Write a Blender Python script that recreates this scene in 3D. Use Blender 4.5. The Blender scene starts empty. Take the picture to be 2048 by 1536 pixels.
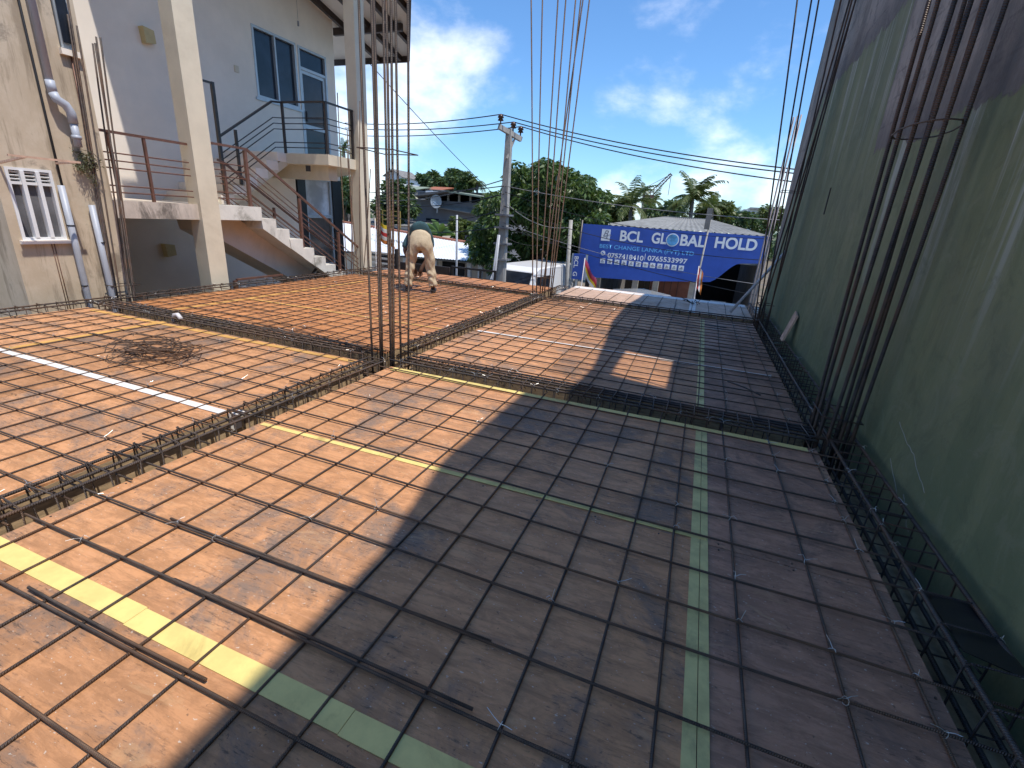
import bpy, bmesh, math, random
import numpy as np
from mathutils import Vector, Matrix
random.seed(7); rng = np.random.default_rng(11)
scene = bpy.context.scene
col = scene.collection
# ------------------------------------------------------------ camera
H = 1.35; FPX = 948.0
YAW, PITCH, ROLL = -0.34761, 0.33903, -0.06902
def cam_axes():
    c, s = math.cos, math.sin
    f = Vector((s(YAW)*c(PITCH), c(YAW)*c(PITCH), -s(PITCH)))
    r = Vector((c(YAW), -s(YAW), 0)); d = f.cross(r)
    return c(ROLL)*r + s(ROLL)*d, -s(ROLL)*r + c(ROLL)*d, f
AX_R, AX_D, AX_F = cam_axes()
cd = bpy.data.cameras.new('camera'); cam = bpy.data.objects.new('camera', cd); col.objects.link(cam)
cd.sensor_width = 36; cd.lens = FPX/2048*36; cd.clip_start = .03; cd.clip_end = 3000
m = Matrix((AX_R, -AX_D, -AX_F)).transposed().to_4x4(); m.translation = (0, 0, H)
cam.matrix_world = m; scene.camera = cam
def ray(x, y): return AX_R*((x-1024)/FPX) + AX_D*((y-768)/FPX) + AX_F
def at(x, y, Y):                       # place seen at (x,y) at distance Y down the site
    d = ray(x, y); return Vector((0, 0, H)) + d*(Y/d.y)
def atX(x, y, X):
    d = ray(x, y); return Vector((0, 0, H)) + d*(X/d.x)
def atZ(x, y, z=0.):
    d = ray(x, y); return Vector((0, 0, H)) + d*((z-H)/d.z)
# ------------------------------------------------------------ world, sun, exposure
SUN = Vector((.42, -.095, 1)).normalized()
EL = math.asin(SUN.z); AZ = math.atan2(SUN.x, SUN.y)
world = bpy.data.worlds.new('World'); scene.world = world; world.use_nodes = True
nt = world.node_tree; nt.nodes.clear()
def N(nt, t, **kw):
    n = nt.nodes.new(t)
    for k, v in kw.items():
        if k == 'inp':
            for i, val in v.items(): n.inputs[i].default_value = val
        else: setattr(n, k, v)
    return n
sky = N(nt, 'ShaderNodeTexSky', sky_type='NISHITA', sun_disc=False, sun_elevation=EL, sun_rotation=AZ, air_density=1.0, dust_density=.35, ozone_density=2.2)
tc = N(nt, 'ShaderNodeTexCoord'); sep = N(nt, 'ShaderNodeSeparateXYZ')
nt.links.new(tc.outputs['Generated'], sep.inputs[0])
zz = N(nt, 'ShaderNodeMath', operation='MAXIMUM', inp={1: 0.0}); nt.links.new(sep.outputs[2], zz.inputs[0])
za = N(nt, 'ShaderNodeMath', operation='ADD', inp={1: .22}); nt.links.new(zz.outputs[0], za.inputs[0])
dv = N(nt, 'ShaderNodeVectorMath', operation='DIVIDE'); cmb = N(nt, 'ShaderNodeCombineXYZ')
for i in range(3): nt.links.new(za.outputs[0], cmb.inputs[i])
nt.links.new(tc.outputs['Generated'], dv.inputs[0]); nt.links.new(cmb.outputs[0], dv.inputs[1])
mpw = N(nt, 'ShaderNodeMapping', inp={'Location': (0.4, 2.7, 1.1), 'Scale': (1, 1, 1.75)}); nt.links.new(tc.outputs['Generated'], mpw.inputs[0])
n1 = N(nt, 'ShaderNodeTexNoise', inp={'Scale': 3.6, 'Detail': 10.0, 'Roughness': .56, 'Distortion': .12}); nt.links.new(mpw.outputs[0], n1.inputs['Vector'])
thr = N(nt, 'ShaderNodeMapRange', inp={1: 0.0, 2: .5, 3: .095, 4: -.085}); nt.links.new(zz.outputs[0], thr.inputs[0])
ad = N(nt, 'ShaderNodeMath', operation='ADD'); nt.links.new(n1.outputs[0], ad.inputs[0]); nt.links.new(thr.outputs[0], ad.inputs[1])
rmp = N(nt, 'ShaderNodeMapRange', interpolation_type='SMOOTHSTEP', inp={1: .525, 2: .80, 3: 0.0, 4: .60}); nt.links.new(ad.outputs[0], rmp.inputs[0])
tint = N(nt, 'ShaderNodeMix', data_type='RGBA', blend_type='MULTIPLY', inp={0: 1.0, 7: (.58, .84, 1.07, 1)}); nt.links.new(sky.outputs[0], tint.inputs[6])
mx = N(nt, 'ShaderNodeMix', data_type='RGBA', inp={7: (10.5, 10.3, 10.2, 1)})
nt.links.new(rmp.outputs[0], mx.inputs[0]); nt.links.new(tint.outputs[2], mx.inputs[6])
bg = N(nt, 'ShaderNodeBackground', inp={1: .094}); nt.links.new(mx.outputs[2], bg.inputs[0])
wo = N(nt, 'ShaderNodeOutputWorld'); nt.links.new(bg.outputs[0], wo.inputs[0])
sl = bpy.data.lights.new('sun', 'SUN'); sl.energy = 2.45; sl.angle = math.radians(.53); sl.color = (1, .94, .85)
so = bpy.data.objects.new('sun', sl); col.objects.link(so); so.rotation_euler = (-SUN).to_track_quat('-Z', 'Y').to_euler(); so.location = (6, -2, 14)
vs = scene.view_settings; vs.view_transform = 'Standard'; vs.look = 'None'; vs.gamma = 1; vs.exposure = 1.02; vs.use_curve_mapping = False
scene.render.engine = 'CYCLES'; scene.cycles.max_bounces = 14; scene.cycles.diffuse_bounces = 8
# ------------------------------------------------------------ materials
MATS = {}
def new_mat(name):
    m = bpy.data.materials.new(name); m.use_nodes = True; MATS[name] = m
    nt = m.node_tree; b = nt.nodes['Principled BSDF']
    return m, nt, b
def noise(nt, vec, scale, detail=6, rough=.6, dist=0.):
    n = N(nt, 'ShaderNodeTexNoise', inp={'Scale': scale, 'Detail': detail, 'Roughness': rough, 'Distortion': dist}); nt.links.new(vec, n.inputs['Vector']); return n.outputs[0]
def ramp(nt, fac, a, b, lo=0., hi=1.):
    n = N(nt, 'ShaderNodeMapRange', interpolation_type='SMOOTHSTEP', inp={1: a, 2: b, 3: lo, 4: hi}); nt.links.new(fac, n.inputs[0]); return n.outputs[0]
def mixc(nt, fac, a, b, blend='MIX'):
    n = N(nt, 'ShaderNodeMix', data_type='RGBA', blend_type=blend)
    for i, v in ((0, fac), (6, a), (7, b)):
        if isinstance(v, (tuple, list)): n.inputs[i].default_value = (*v, 1) if len(v) == 3 else v
        elif isinstance(v, (int, float)): n.inputs[i].default_value = v
        else: nt.links.new(v, n.inputs[i])
    return n.outputs[2]
def math_(nt, op, a, b=0.):
    n = N(nt, 'ShaderNodeMath', operation=op)
    for i, v in ((0, a), (1, b)):
        if isinstance(v, (int, float)): n.inputs[i].default_value = v
        else: nt.links.new(v, n.inputs[i])
    return n.outputs[0]
def coords(nt, scale=(1, 1, 1), world=True):
    if world:
        g = N(nt, 'ShaderNodeNewGeometry'); out = g.outputs['Position']
    else:
        g = N(nt, 'ShaderNodeTexCoord'); out = g.outputs['Object']
    mp = N(nt, 'ShaderNodeMapping', inp={'Scale': scale}); nt.links.new(out, mp.inputs[0]); return mp.outputs[0]
def bump(nt, b, h, strength=.3, dist=.01):
    n = N(nt, 'ShaderNodeBump', inp={'Strength': strength, 'Distance': dist}); nt.links.new(h, n.inputs['Height']); nt.links.new(n.outputs[0], b.inputs['Normal'])
def simple(name, c, rough=.7, var=.25, scale=6., metal=0., bmp=.15, bdist=.004, dirt=None, dirt_amt=.5, stretch=(1, 1, 1), world=True, spec=.5):
    m, nt, b = new_mat(name)
    v = coords(nt, stretch, world)
    f = noise(nt, v, scale, 8, .65)
    lo = tuple(x*(1-var) for x in c); hi = tuple(min(1, x*(1+var)) for x in c)
    cc = mixc(nt, ramp(nt, f, .3, .7), lo, hi)
    if dirt:
        g = noise(nt, v, scale*.37, 9, .7, .4)
        cc = mixc(nt, ramp(nt, g, .5, .68, 0, dirt_amt), cc, dirt)
    nt.links.new(cc, b.inputs['Base Color'])
    b.inputs['Roughness'].default_value = rough; b.inputs['Metallic'].default_value = metal; b.inputs['Specular IOR Level'].default_value = spec
    if bmp: bump(nt, b, noise(nt, v, scale*4, 6, .7), bmp, bdist)
    return m
def plywood(name, base, dark, darkamt, stainlo=.5):
    m, nt, b = new_mat(name)
    oi = N(nt, 'ShaderNodeObjectInfo')
    def coords(nt, scale=(1, 1, 1)):
        g = N(nt, 'ShaderNodeNewGeometry'); off = N(nt, 'ShaderNodeCombineXYZ')
        nt.links.new(math_(nt, 'MULTIPLY', oi.outputs['Random'], 37.), off.inputs[0]); nt.links.new(math_(nt, 'MULTIPLY', oi.outputs['Random'], 91.), off.inputs[1])
        ad_ = N(nt, 'ShaderNodeVectorMath', operation='ADD'); nt.links.new(g.outputs['Position'], ad_.inputs[0]); nt.links.new(off.outputs[0], ad_.inputs[1])
        mp = N(nt, 'ShaderNodeMapping', inp={'Scale': scale}); nt.links.new(ad_.outputs[0], mp.inputs[0]); return mp.outputs[0]
    v = coords(nt)
    vs_ = coords(nt, (2.2, 26, 1))
    grain = noise(nt, vs_, 2.2, 8, .7, .6)
    big = noise(nt, v, 1.6, 9, .72, .7)
    mid = noise(nt, coords(nt, (3, 7, 1)), 2.1, 9, .75, .5)
    c = mixc(nt, ramp(nt, mid, .40, .60), tuple(x*.80 for x in base), tuple(min(1, x*1.14) for x in base))
    c = mixc(nt, ramp(nt, grain, .50, .66, 0, .45), c, tuple(x*.5 for x in base))
    c = mixc(nt, ramp(nt, grain, .44, .32, 0, .30), c, (base[0]*1.2, base[1]*1.35, base[2]*1.7))
    c = mixc(nt, math_(nt, 'MULTIPLY', ramp(nt, big, stainlo, stainlo+.15, 0, darkamt), ramp(nt, mid, .38, .56, .35, 1)), c, dark)
    sc = noise(nt, coords(nt, (9, 60, 1)), 1.3, 6, .8, .2)
    c = mixc(nt, math_(nt, 'MULTIPLY', ramp(nt, sc, .54, .62, 0, .75), ramp(nt, big, .44, .56)), c, tuple(x*.38 for x in dark))
    pale = noise(nt, coords(nt, (1.0, 3.2, 1)), 3.1, 8, .75, .9)
    c = mixc(nt, ramp(nt, pale, .56, .66, 0, .30), c, (.58, .36, .19))
    spk = noise(nt, coords(nt, (1, 1.6, 1)), 55, 3, .6)
    c = mixc(nt, ramp(nt, spk, .66, .70, 0, .6), c, (.62, .56, .48))
    drk = noise(nt, coords(nt, (1.3, 1, 1)), 33, 4, .6)
    c = mixc(nt, ramp(nt, drk, .66, .71, 0, .6), c, (.07, .05, .04))
    hv = math_(nt, 'MULTIPLY_ADD', math_(nt, 'FRACT', math_(nt, 'MULTIPLY', oi.outputs['Random'], 7.3)), .34)
    hv.node.inputs[2].default_value = .84
    hn = N(nt, 'ShaderNodeHueSaturation'); nt.links.new(c, hn.inputs['Color']); nt.links.new(hv, hn.inputs['Value'])
    nt.links.new(hn.outputs[0], b.inputs['Base Color'])
    nt.links.new(ramp(nt, big, .4, .65, .5, .72), b.inputs['Roughness'])
    b.inputs['Specular IOR Level'].default_value = .32
    bump(nt, b, math_(nt, 'ADD', grain, sc), .35, .0025)
    return m
plywood('ply', (.48, .235, .110), (.17, .125, .10), .88, .475)
plywood('ply_far', (.47, .20, .078), (.24, .095, .045), .6, .50)
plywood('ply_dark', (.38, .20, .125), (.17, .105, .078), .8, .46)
plywood('ply_mid', (.31, .185, .135), (.085, .07, .066), .9, .46)
plywood('ply_pale', (.60, .40, .28), (.3, .2, .14), .4, .52)
def rebar_mat(name, c1, c2, ribs=True, world=False):
    m, nt, b = new_mat(name)
    v = coords(nt, (1, 1, 1), True)
    f = noise(nt, v, 9, 8, .7); g = noise(nt, v, 2.2, 4, .6)
    c = mixc(nt, ramp(nt, f, .35, .65), c1, c2)
    c = mixc(nt, ramp(nt, g, .47, .60, 0, .5), c, (.17, .088, .046))
    nt.links.new(c, b.inputs['Base Color']); b.inputs['Roughness'].default_value = .5; b.inputs['Metallic'].default_value = .35
    if ribs:
        uv = N(nt, 'ShaderNodeUVMap'); w = N(nt, 'ShaderNodeTexWave', wave_type='BANDS', bands_direction='DIAGONAL', inp={'Scale': 1.0, 'Distortion': 0.0}); nt.links.new(uv.outputs[0], w.inputs['Vector'])
        bump(nt, b, w.outputs[1], 1.0, .003)
    return m
rebar_mat('rebar', (.060, .047, .042), (.125, .092, .074))
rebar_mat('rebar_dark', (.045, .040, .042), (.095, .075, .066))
rebar_mat('rebar_rust', (.115, .072, .050), (.20, .125, .082))
simple('tie', (.55, .54, .52), .35, .15, 20, .6, 0)
simple('tape_yellow', (.74, .58, .20), .55, .10, 9, 0, .12, .002, (.30, .2, .06), .5)
simple('tape_ochre', (.60, .33, .09), .6, .12, 9, 0, .12, .002, (.3, .16, .06), .5)
simple('tape_yellow_shade', (.60, .51, .20), .6, .14, 11, 0, .2, .002, (.16, .13, .07), .5)  # yellow tape in a duller tone that stands for the wall's shade
simple('tape_white', (.74, .70, .66), .6, .10, 9, 0, .12, .002, (.42, .34, .27), .5)
simple('board_side', (.40, .285, .165), .8, .3, 7, 0, .3, .004, (.16, .12, .08), .6, (1.5, 1.5, 9))
simple('plank_pale', (.55, .36, .26), .75, .25, 8, 0, .3, .004, (.25, .17, .13), .6, (8, 1, 1))
simple('plaster_white', (.86, .765, .655), .85, .045, 1.6, 0, .12, .003, (.70, .65, .58), .3)
simple('plaster_cream', (.66, .58, .44), .85, .06, 2.4, 0, .12, .003, (.45, .37, .26), .35)
simple('plaster_grey', (.68, .60, .51), .88, .07, 3, 0, .15, .003, (.5, .46, .42), .4)
simple('step_white', (.68, .65, .58), .85, .08, 5, 0, .2, .004, (.16, .15, .11), .75)
simple('edge_mould', (.52, .45, .38), .9, .15, 4, 0, .25, .006, (.07, .06, .05), .85, (1, 2.2, .9))
simple('concrete', (.37, .35, .32), .9, .15, 5, 0, .25, .005, (.2, .19, .17), .5)
simple('lime', (.30, .32, .30), .9, .2, 9, 0, .1)
simple('concrete_dark', (.2, .19, .18), .9, .2, 3, 0, .25, .005, (.09, .085, .08), .5)
simple('metal_brown', (.16, .075, .05), .45, .2, 12, .2, .1, .002, (.06, .03, .02), .4)
simple('metal_black', (.035, .028, .027), .4, .2, 12, .1, .05)
simple('alu', (.45, .49, .52), .4, .06, 10, .3, .03)
simple('pipe_grey', (.40, .42, .47), .45, .10, 6, 0, .08, .002, (.22, .21, .19), .6, (1, 1, .35))
simple('pipe_white', (.60, .56, .56), .5, .08, 6, 0, .05)
simple('conduit', (.36, .32, .33), .6, .1, 6, 0, 0)
simple('wood_dark', (.040, .026, .022), .55, .25, 8, 0, .1)
simple('soffit', (.78, .74, .68), .85, .04, 2, 0, .05)
simple('white_paint', (.74, .74, .74), .5, .04, 4, 0, .03, .002, (.5, .48, .44), .3)
simple('white_metal_roof', (.80, .83, .86), .45, .04, 1.2, .1, .05, .003, (.6, .6, .6), .3)
simple('asbestos', (.21, .21, .20), .9, .18, 2, 0, .2, .005, (.15, .14, .13), .6)
simple('roof_green', (.22, .26, .19), .8, .1, 2, 0, .1)
simple('roof_red', (.33, .12, .07), .85, .2, 3, 0, .2)
simple('grey_wall_far', (.19, .19, .205), .9, .12, 1.2, 0, .1, .004, (.11, .11, .12), .5)
simple('shade_inside', (.018, .017, .018), .9, .3, 3, 0, 0)  # near-black colour standing for the shade inside rooms and holes
simple('asphalt', (.060, .060, .062), .9, .25, 9, 0, .3, .006, (.035, .035, .037), .5)
simple('paving', (.26, .24, .215), .9, .2, 5, 0, .3, .006, (.14, .13, .11), .5)
simple('earth', (.16, .125, .085), .95, .3, 1.2, 0, .4, .02, (.06, .085, .03), .7)
simple('board_blue', (.035, .095, .42), .42, .10, 2, 0, .25, .012, (.04, .075, .33), .35)
simple('letter_white', (.86, .86, .86), .5, .02, 5, 0, 0)
simple('letter_blue', (.16, .48, .85), .5, .02, 5, 0, 0)
simple('logo_grey', (.22, .23, .28), .5, .05, 5, 0, 0)
simple('icon_mark', (.30, .30, .36), .5, .4, 30, 0, 0)
simple('globe', (.10, .34, .62), .35, .5, 5, 0, 0, .004, (.75, .82, .86), .9)
simple('khaki', (.50, .40, .27), .9, .14, 9, 0, .5, .012, (.30, .22, .14), .6)
simple('shirt_teal', (.030, .075, .088), .9, .2, 9, 0, .4, .01)
simple('skin_dark', (.10, .050, .032), .6, .1, 12, 0, .05)
simple('hair_black', (.015, .013, .012), .6, .2, 20, 0, .2)
simple('rubber', (.03, .027, .026), .7, .2, 12, 0, .1)
for n_, c_ in dict(flag_red=(.62, .05, .05), flag_yellow=(.80, .58, .04), flag_blue=(.03, .09, .40), flag_white=(.8, .78, .76), flag_orange=(.75, .24, .05), flag_pink=(.62, .10, .20)).items():
    simple(n_, c_, .8, .08, 8, 0, .1)
simple('bark', (.115, .085, .062), .95, .3, 6, 0, .6, .02, (.05, .045, .03), .5, (1, 1, .3))
simple('palm_bark', (.19, .165, .14), .95, .25, 5, 0, .5, .02, (.1, .09, .07), .5, (1, 1, 3))
simple('insulator', (.07, .035, .025), .25, .2, 9, 0, 0)
simple('cable', (.018, .018, .020), .6, .2, 5, 0, 0)
simple('cable_grey', (.20, .20, .21), .6, .2, 5, 0, 0)
simple('car_white', (.72, .72, .73), .25, .02, 4, 0, 0)
simple('car_silver', (.38, .40, .42), .25, .04, 4, .5, 0)
simple('stopcock_yellow', (.34, .24, .06), .5, .1, 5, 0, 0)
simple('lamp_cream', (.55, .43, .20), .5, .1, 8, 0, 0)
simple('black_sheet', (.014, .014, .016), .35, .3, 5, 0, .2)
simple('loose_dark', (.03, .028, .027), .8, .3, 9, 0, .3)
def glass(name, c, rough=.06):
    m, nt, b = new_mat(name)
    v = coords(nt); f = noise(nt, v, 1.5, 5, .6)
    nt.links.new(mixc(nt, ramp(nt, f, .35, .7), tuple(x*.7 for x in c), tuple(x*1.5 for x in c)), b.inputs['Base Color'])
    b.inputs['Roughness'].default_value = rough; b.inputs['Specular IOR Level'].default_value = .4
glass('glass', (.020, .026, .038)); glass('glass_brown', (.13, .11, .095), .12); glass('glass_curtain', (.12, .12, .13), .12); glass('screen_white', (.55, .57, .60), .2)
def leaf(name, c, c2, trans=.35):
    m, nt, b = new_mat(name)
    oi = N(nt, 'ShaderNodeNewGeometry')
    v = coords(nt)
    f = noise(nt, v, 2.4, 3, .6)
    r = N(nt, 'ShaderNodeMath', operation='MULTIPLY_ADD', inp={1: .65, 2: .0}); nt.links.new(oi.outputs['Random Per Island'], r.inputs[0])
    ff = math_(nt, 'ADD', r.outputs[0], ramp(nt, f, .3, .7, 0, .35))
    cc = mixc(nt, ff, c, c2)
    nt.links.new(cc, b.inputs['Base Color']); b.inputs['Roughness'].default_value = .42
    tr = N(nt, 'ShaderNodeBsdfTranslucent'); nt.links.new(mixc(nt, .5, cc, (.16, .24, .02)), tr.inputs[0])
    ms = N(nt, 'ShaderNodeMixShader', inp={0: trans}); out = nt.nodes['Material Output']
    nt.links.new(b.outputs[0], ms.inputs[1]); nt.links.new(tr.outputs[0], ms.inputs[2]); nt.links.new(ms.outputs[0], out.inputs[0])
leaf('leaf_mango', (.032, .068, .015), (.115, .175, .045), .25)
leaf('leaf_dark', (.028, .055, .016), (.075, .12, .034), .22)
leaf('leaf_far', (.045, .085, .030), (.095, .145, .055), .2)
leaf('leaf_palm', (.055, .090, .020), (.15, .17, .05), .25)
leaf('leaf_banana', (.08, .16, .03), (.17, .27, .07), .35)
leaf('weed', (.09, .10, .05), (.20, .20, .11), .2)
def wall_green():
    m, nt, b = new_mat('wall_green')
    g = N(nt, 'ShaderNodeNewGeometry'); sp = N(nt, 'ShaderNodeSeparateXYZ'); nt.links.new(g.outputs['Position'], sp.inputs[0])
    Yc, Zc = sp.outputs[1], sp.outputs[2]
    v = coords(nt)
    big = noise(nt, v, .7, 8, .65, .4); fine = noise(nt, v, 14, 7, .7); streak = noise(nt, coords(nt, (1, 2.6, .75)), 1.1, 8, .68, .5)
    wob = noise(nt, v, 2.3, 8, .7)
    w = math_(nt, 'MULTIPLY', math_(nt, 'SUBTRACT', wob, .5), .85)
    green = mixc(nt, ramp(nt, streak, .40, .62), (.150, .178, .098), (.205, .225, .125))
    green = mixc(nt, ramp(nt, big, .45, .65, 0, .6), green, (.165, .18, .12))
    green = mixc(nt, ramp(nt, fine, .55, .75, 0, .25), green, (.20, .235, .175))
    st2 = noise(nt, coords(nt, (1, 11, .5)), 1.0, 6, .7, .2)
    green = mixc(nt, math_(nt, 'MULTIPLY', ramp(nt, st2, .63, .72, 0, .45), ramp(nt, big, .4, .6)), green, (.30, .33, .29))
    grey = mixc(nt, ramp(nt, streak, .40, .62), (.21, .19, .17), (.34, .305, .27))
    grey = mixc(nt, ramp(nt, wob, .52, .64, 0, .6), grey, (.10, .09, .09))
    grey = mixc(nt, ramp(nt, fine, .5, .8, 0, .3), grey, (.40, .37, .35))
    # paint line: 3.45 beyond the old roof mark, 2.1 in front of it, fading off near the far end
    step = ramp(nt, math_(nt, 'ADD', Yc, math_(nt, 'MULTIPLY', w, .25)), 5.66, 5.74)
    lim = math_(nt, 'ADD', math_(nt, 'MULTIPLY', step, 1.27), 2.10)
    lim = math_(nt, 'SUBTRACT', lim, ramp(nt, Yc, 9.2, 10.7, 0, 3.2))
    dd = math_(nt, 'SUBTRACT', math_(nt, 'ADD', Zc, math_(nt, 'MULTIPLY', w, .5)), lim)
    fac = ramp(nt, dd, -.012, .016)
    drip = math_(nt, 'MULTIPLY', ramp(nt, noise(nt, coords(nt, (0, 4.2, .12)), 1.0, 5, .65), .53, .60), ramp(nt, dd, -1.7, -.05))
    drip = math_(nt, 'MULTIPLY', drip, ramp(nt, noise(nt, coords(nt, (1, 14, 1.5)), 1.0, 6, .7), .38, .58, .2, 1.0))
    green = mixc(nt, drip, green, (.36, .385, .34))
    blot = noise(nt, v, 3.1, 10, .75, 1.1)
    green = mixc(nt, ramp(nt, blot, .52, .62, 0, .32), green, (.095, .112, .070))
    green = mixc(nt, ramp(nt, blot, .46, .36, 0, .3), green, (.26, .265, .185))
    bk = N(nt, 'ShaderNodeTexBrick', inp={'Scale': 1.0, 'Mortar Size': .012, 'Mortar Smooth': .6, 'Brick Width': .42, 'Row Height': .21})
    sw = N(nt, 'ShaderNodeCombineXYZ'); nt.links.new(Yc, sw.inputs[0]); nt.links.new(Zc, sw.inputs[1]); nt.links.new(sw.outputs[0], bk.inputs['Vector'])
    grey = mixc(nt, math_(nt, 'MULTIPLY', bk.outputs['Fac'], ramp(nt, blot, .45, .56, .0, .55)), grey, (.12, .105, .10))
    grey = mixc(nt, ramp(nt, blot, .52, .60, 0, .55), grey, (.15, .13, .125))
    soot = ramp(nt, dd, .45, .04, 0, .6)
    grey = mixc(nt, soot, grey, (.085, .078, .078))
    c = mixc(nt, fac, green, grey)
    nt.links.new(c, b.inputs['Base Color']); b.inputs['Roughness'].default_value = .82; b.inputs['Specular IOR Level'].default_value = .3
    bump(nt, b, math_(nt, 'ADD', fine, math_(nt, 'MULTIPLY', fac, noise(nt, v, 30, 5, .7))), .6, .010)
wall_green()
def old_wall():
    m, nt, b = new_mat('old_wall')
    v = coords(nt)
    big = noise(nt, v, 1.5, 9, .7, .5); streak = noise(nt, coords(nt, (5, 5, .5)), 1.3, 8, .7, .4); fine = noise(nt, v, 16, 6, .7)
    c = mixc(nt, ramp(nt, big, .35, .65), (.48, .385, .275), (.58, .48, .36))
    c = mixc(nt, ramp(nt, streak, .50, .64, 0, .6), c, (.22, .165, .11))
    c = mixc(nt, ramp(nt, big, .55, .66, 0, .65), c, (.13, .105, .08))
    c = mixc(nt, ramp(nt, fine, .6, .8, 0, .25), c, (.6, .5, .38))
    nt.links.new(c, b.inputs['Base Color']); b.inputs['Roughness'].default_value = .9
    bump(nt, b, fine, .35, .006)
old_wall()
# ------------------------------------------------------------ mesh helpers
class MB:
    def __init__(s): s.v = []; s.f = []; s.uv = []
    def add(s, vs, fs, uvs=None):
        o = len(s.v); s.v += [tuple(x) for x in vs]; s.f += [tuple(i+o for i in f) for f in fs]
        s.uv += uvs if uvs else [None]*len(fs)
    def box(s, x0, x1, y0, y1, z0, z1):
        v = [(x, y, z) for z in (z0, z1) for y in (y0, y1) for x in (x0, x1)]
        s.add(v, [(0, 2, 3, 1), (4, 5, 7, 6), (0, 1, 5, 4), (2, 6, 7, 3), (0, 4, 6, 2), (1, 3, 7, 5)]); return s
    def bar(s, a, b, w, h, up=(0, 0, 1)):
        a = Vector(a); b = Vector(b); d = (b-a).normalized(); u = Vector(up)
        sd = d.cross(u)
        if sd.length < 1e-4: sd = d.cross(Vector((1, 0, 0)))
        sd.normalize(); u2 = sd.cross(d).normalized()
        v = [p+sd*i*w/2+u2*j*h/2 for p in (a, b) for j in (-1, 1) for i in (-1, 1)]
        s.add(v, [(0, 2, 3, 1), (4, 5, 7, 6), (0, 1, 5, 4), (2, 6, 7, 3), (0, 4, 6, 2), (1, 3, 7, 5)]); return s
    def tube(s, pts, r, n=6, caps=True, ribs=60., closed=False):
        pts = [Vector(p) for p in pts]; m = len(pts)
        if not isinstance(r, (list, tuple)): r = [r]*m
        rings = []; L = 0.; prev = None; lens = []
        for i, p in enumerate(pts):
            if closed: d = (pts[(i+1) % m]-pts[i-1])
            else: d = pts[min(i+1, m-1)]-pts[max(i-1, 0)]
            d.normalize()
            if prev is None:
                ref = Vector((0, 0, 1)) if abs(d.z) < .9 else Vector((1, 0, 0)); u = (ref-d*ref.dot(d)).normalized()
            else:
                u = (prev-d*prev.dot(d)).normalized()
            prev = u; w = d.cross(u)
            if i: L += (pts[i]-pts[i-1]).length
            lens.append(L)
            rings.append([p+(u*math.cos(2*math.pi*k/n)+w*math.sin(2*math.pi*k/n))*r[i] for k in range(n)])
        vs = [q for rg in rings for q in rg]; fs = []; uvs = []
        seq = list(range(m-1)) + ([m-1] if closed else [])
        for i in seq:
            j = (i+1) % m
            for k in range(n):
                fs.append((i*n+k, i*n+(k+1) % n, j*n+(k+1) % n, j*n+k))
                a, b_ = lens[i]*ribs, (lens[j] if j else lens[i]+(pts[0]-pts[i]).length)*ribs
                uvs.append([(a, k/n), (a, (k+1)/n), (b_, (k+1)/n), (b_, k/n)])
        if caps and not closed:
            fs.append(tuple(range(n))[::-1]); uvs.append(None); fs.append(tuple((m-1)*n+k for k in range(n))); uvs.append(None)
        s.add(vs, fs, uvs); return s
    def prism(s, poly, ax, lo, hi):
        # poly of 2-D points, extruded along axis ax
        def P(p, t):
            if ax == 0: return (t, p[0], p[1])
            if ax == 1: return (p[0], t, p[1])
            return (p[0], p[1], t)
        n = len(poly); vs = [P(p, lo) for p in poly]+[P(p, hi) for p in poly]
        fs = [tuple(range(n)), tuple(range(2*n-1, n-1, -1))]+[(i, n+i, n+(i+1) % n, (i+1) % n) for i in range(n)]
        s.add(vs, fs); return s
    def slab(s, quad, t):
        q = [Vector(p) for p in quad]; nn = (q[1]-q[0]).cross(q[3]-q[0]).normalized()
        vs = q+[p-nn*t for p in q]; n = len(q)
        s.add(vs, [tuple(range(n)), tuple(range(2*n-1, n-1, -1))]+[(i, n+i, n+(i+1) % n, (i+1) % n) for i in range(n)]); return s
    def mesh(s, name, mat, smooth=False, off=(0, 0, 0), fix=True):
        me = bpy.data.meshes.new(name)
        ox, oy, oz = off
        me.from_pydata([(x-ox, y-oy, z-oz) for x, y, z in s.v], [], s.f)
        if any(u is not None for u in s.uv):
            ul = me.uv_layers.new(name='UVMap'); k = 0; data = np.zeros(len(me.loops)*2)
            for f, u in zip(s.f, s.uv):
                for i in range(len(f)):
                    if u: data[2*k], data[2*k+1] = u[i]
                    k += 1
            ul.data.foreach_set('uv', data)
        for mn in (mat if isinstance(mat, (list, tuple)) else [mat]): me.materials.append(MATS[mn])
        if smooth: me.polygons.foreach_set('use_smooth', [True]*len(me.polygons))
        if fix:
            bm = bmesh.new(); bm.from_mesh(me); bmesh.ops.recalc_face_normals(bm, faces=bm.faces); bm.to_mesh(me); bm.free()
        return me
    def build(s, name, mat, parent=None, smooth=False, fix=True, loc=None):
        off = root_of(parent).location if parent else (loc or (0, 0, 0))
        o = bpy.data.objects.new(name, s.mesh(name, mat, smooth, off, fix)); col.objects.link(o)
        if parent: o.parent = parent
        elif loc: o.location = loc
        return o
def root_of(o):
    while o.parent: o = o.parent
    return o
def B(x0, x1, y0, y1, z0, z1): return MB().box(x0, x1, y0, y1, z0, z1)
def T(pts, r, n=6, **k): return MB().tube(pts, r, n, **k)
def tag(o, label, cat, group=None, kind=None):
    if label: o['label'] = label
    if cat: o['category'] = cat
    if group: o['group'] = group
    if kind: o['kind'] = kind
    return o
def thing(name, label, cat, loc=(0, 0, 0), group=None):
    o = bpy.data.objects.new(name, None); col.objects.link(o); o.location = loc; o.empty_display_size = .1
    return tag(o, label, cat, group)
def struct(name, mb, mat): o = mb.build(name, mat); o['kind'] = 'structure'; return o
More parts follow.
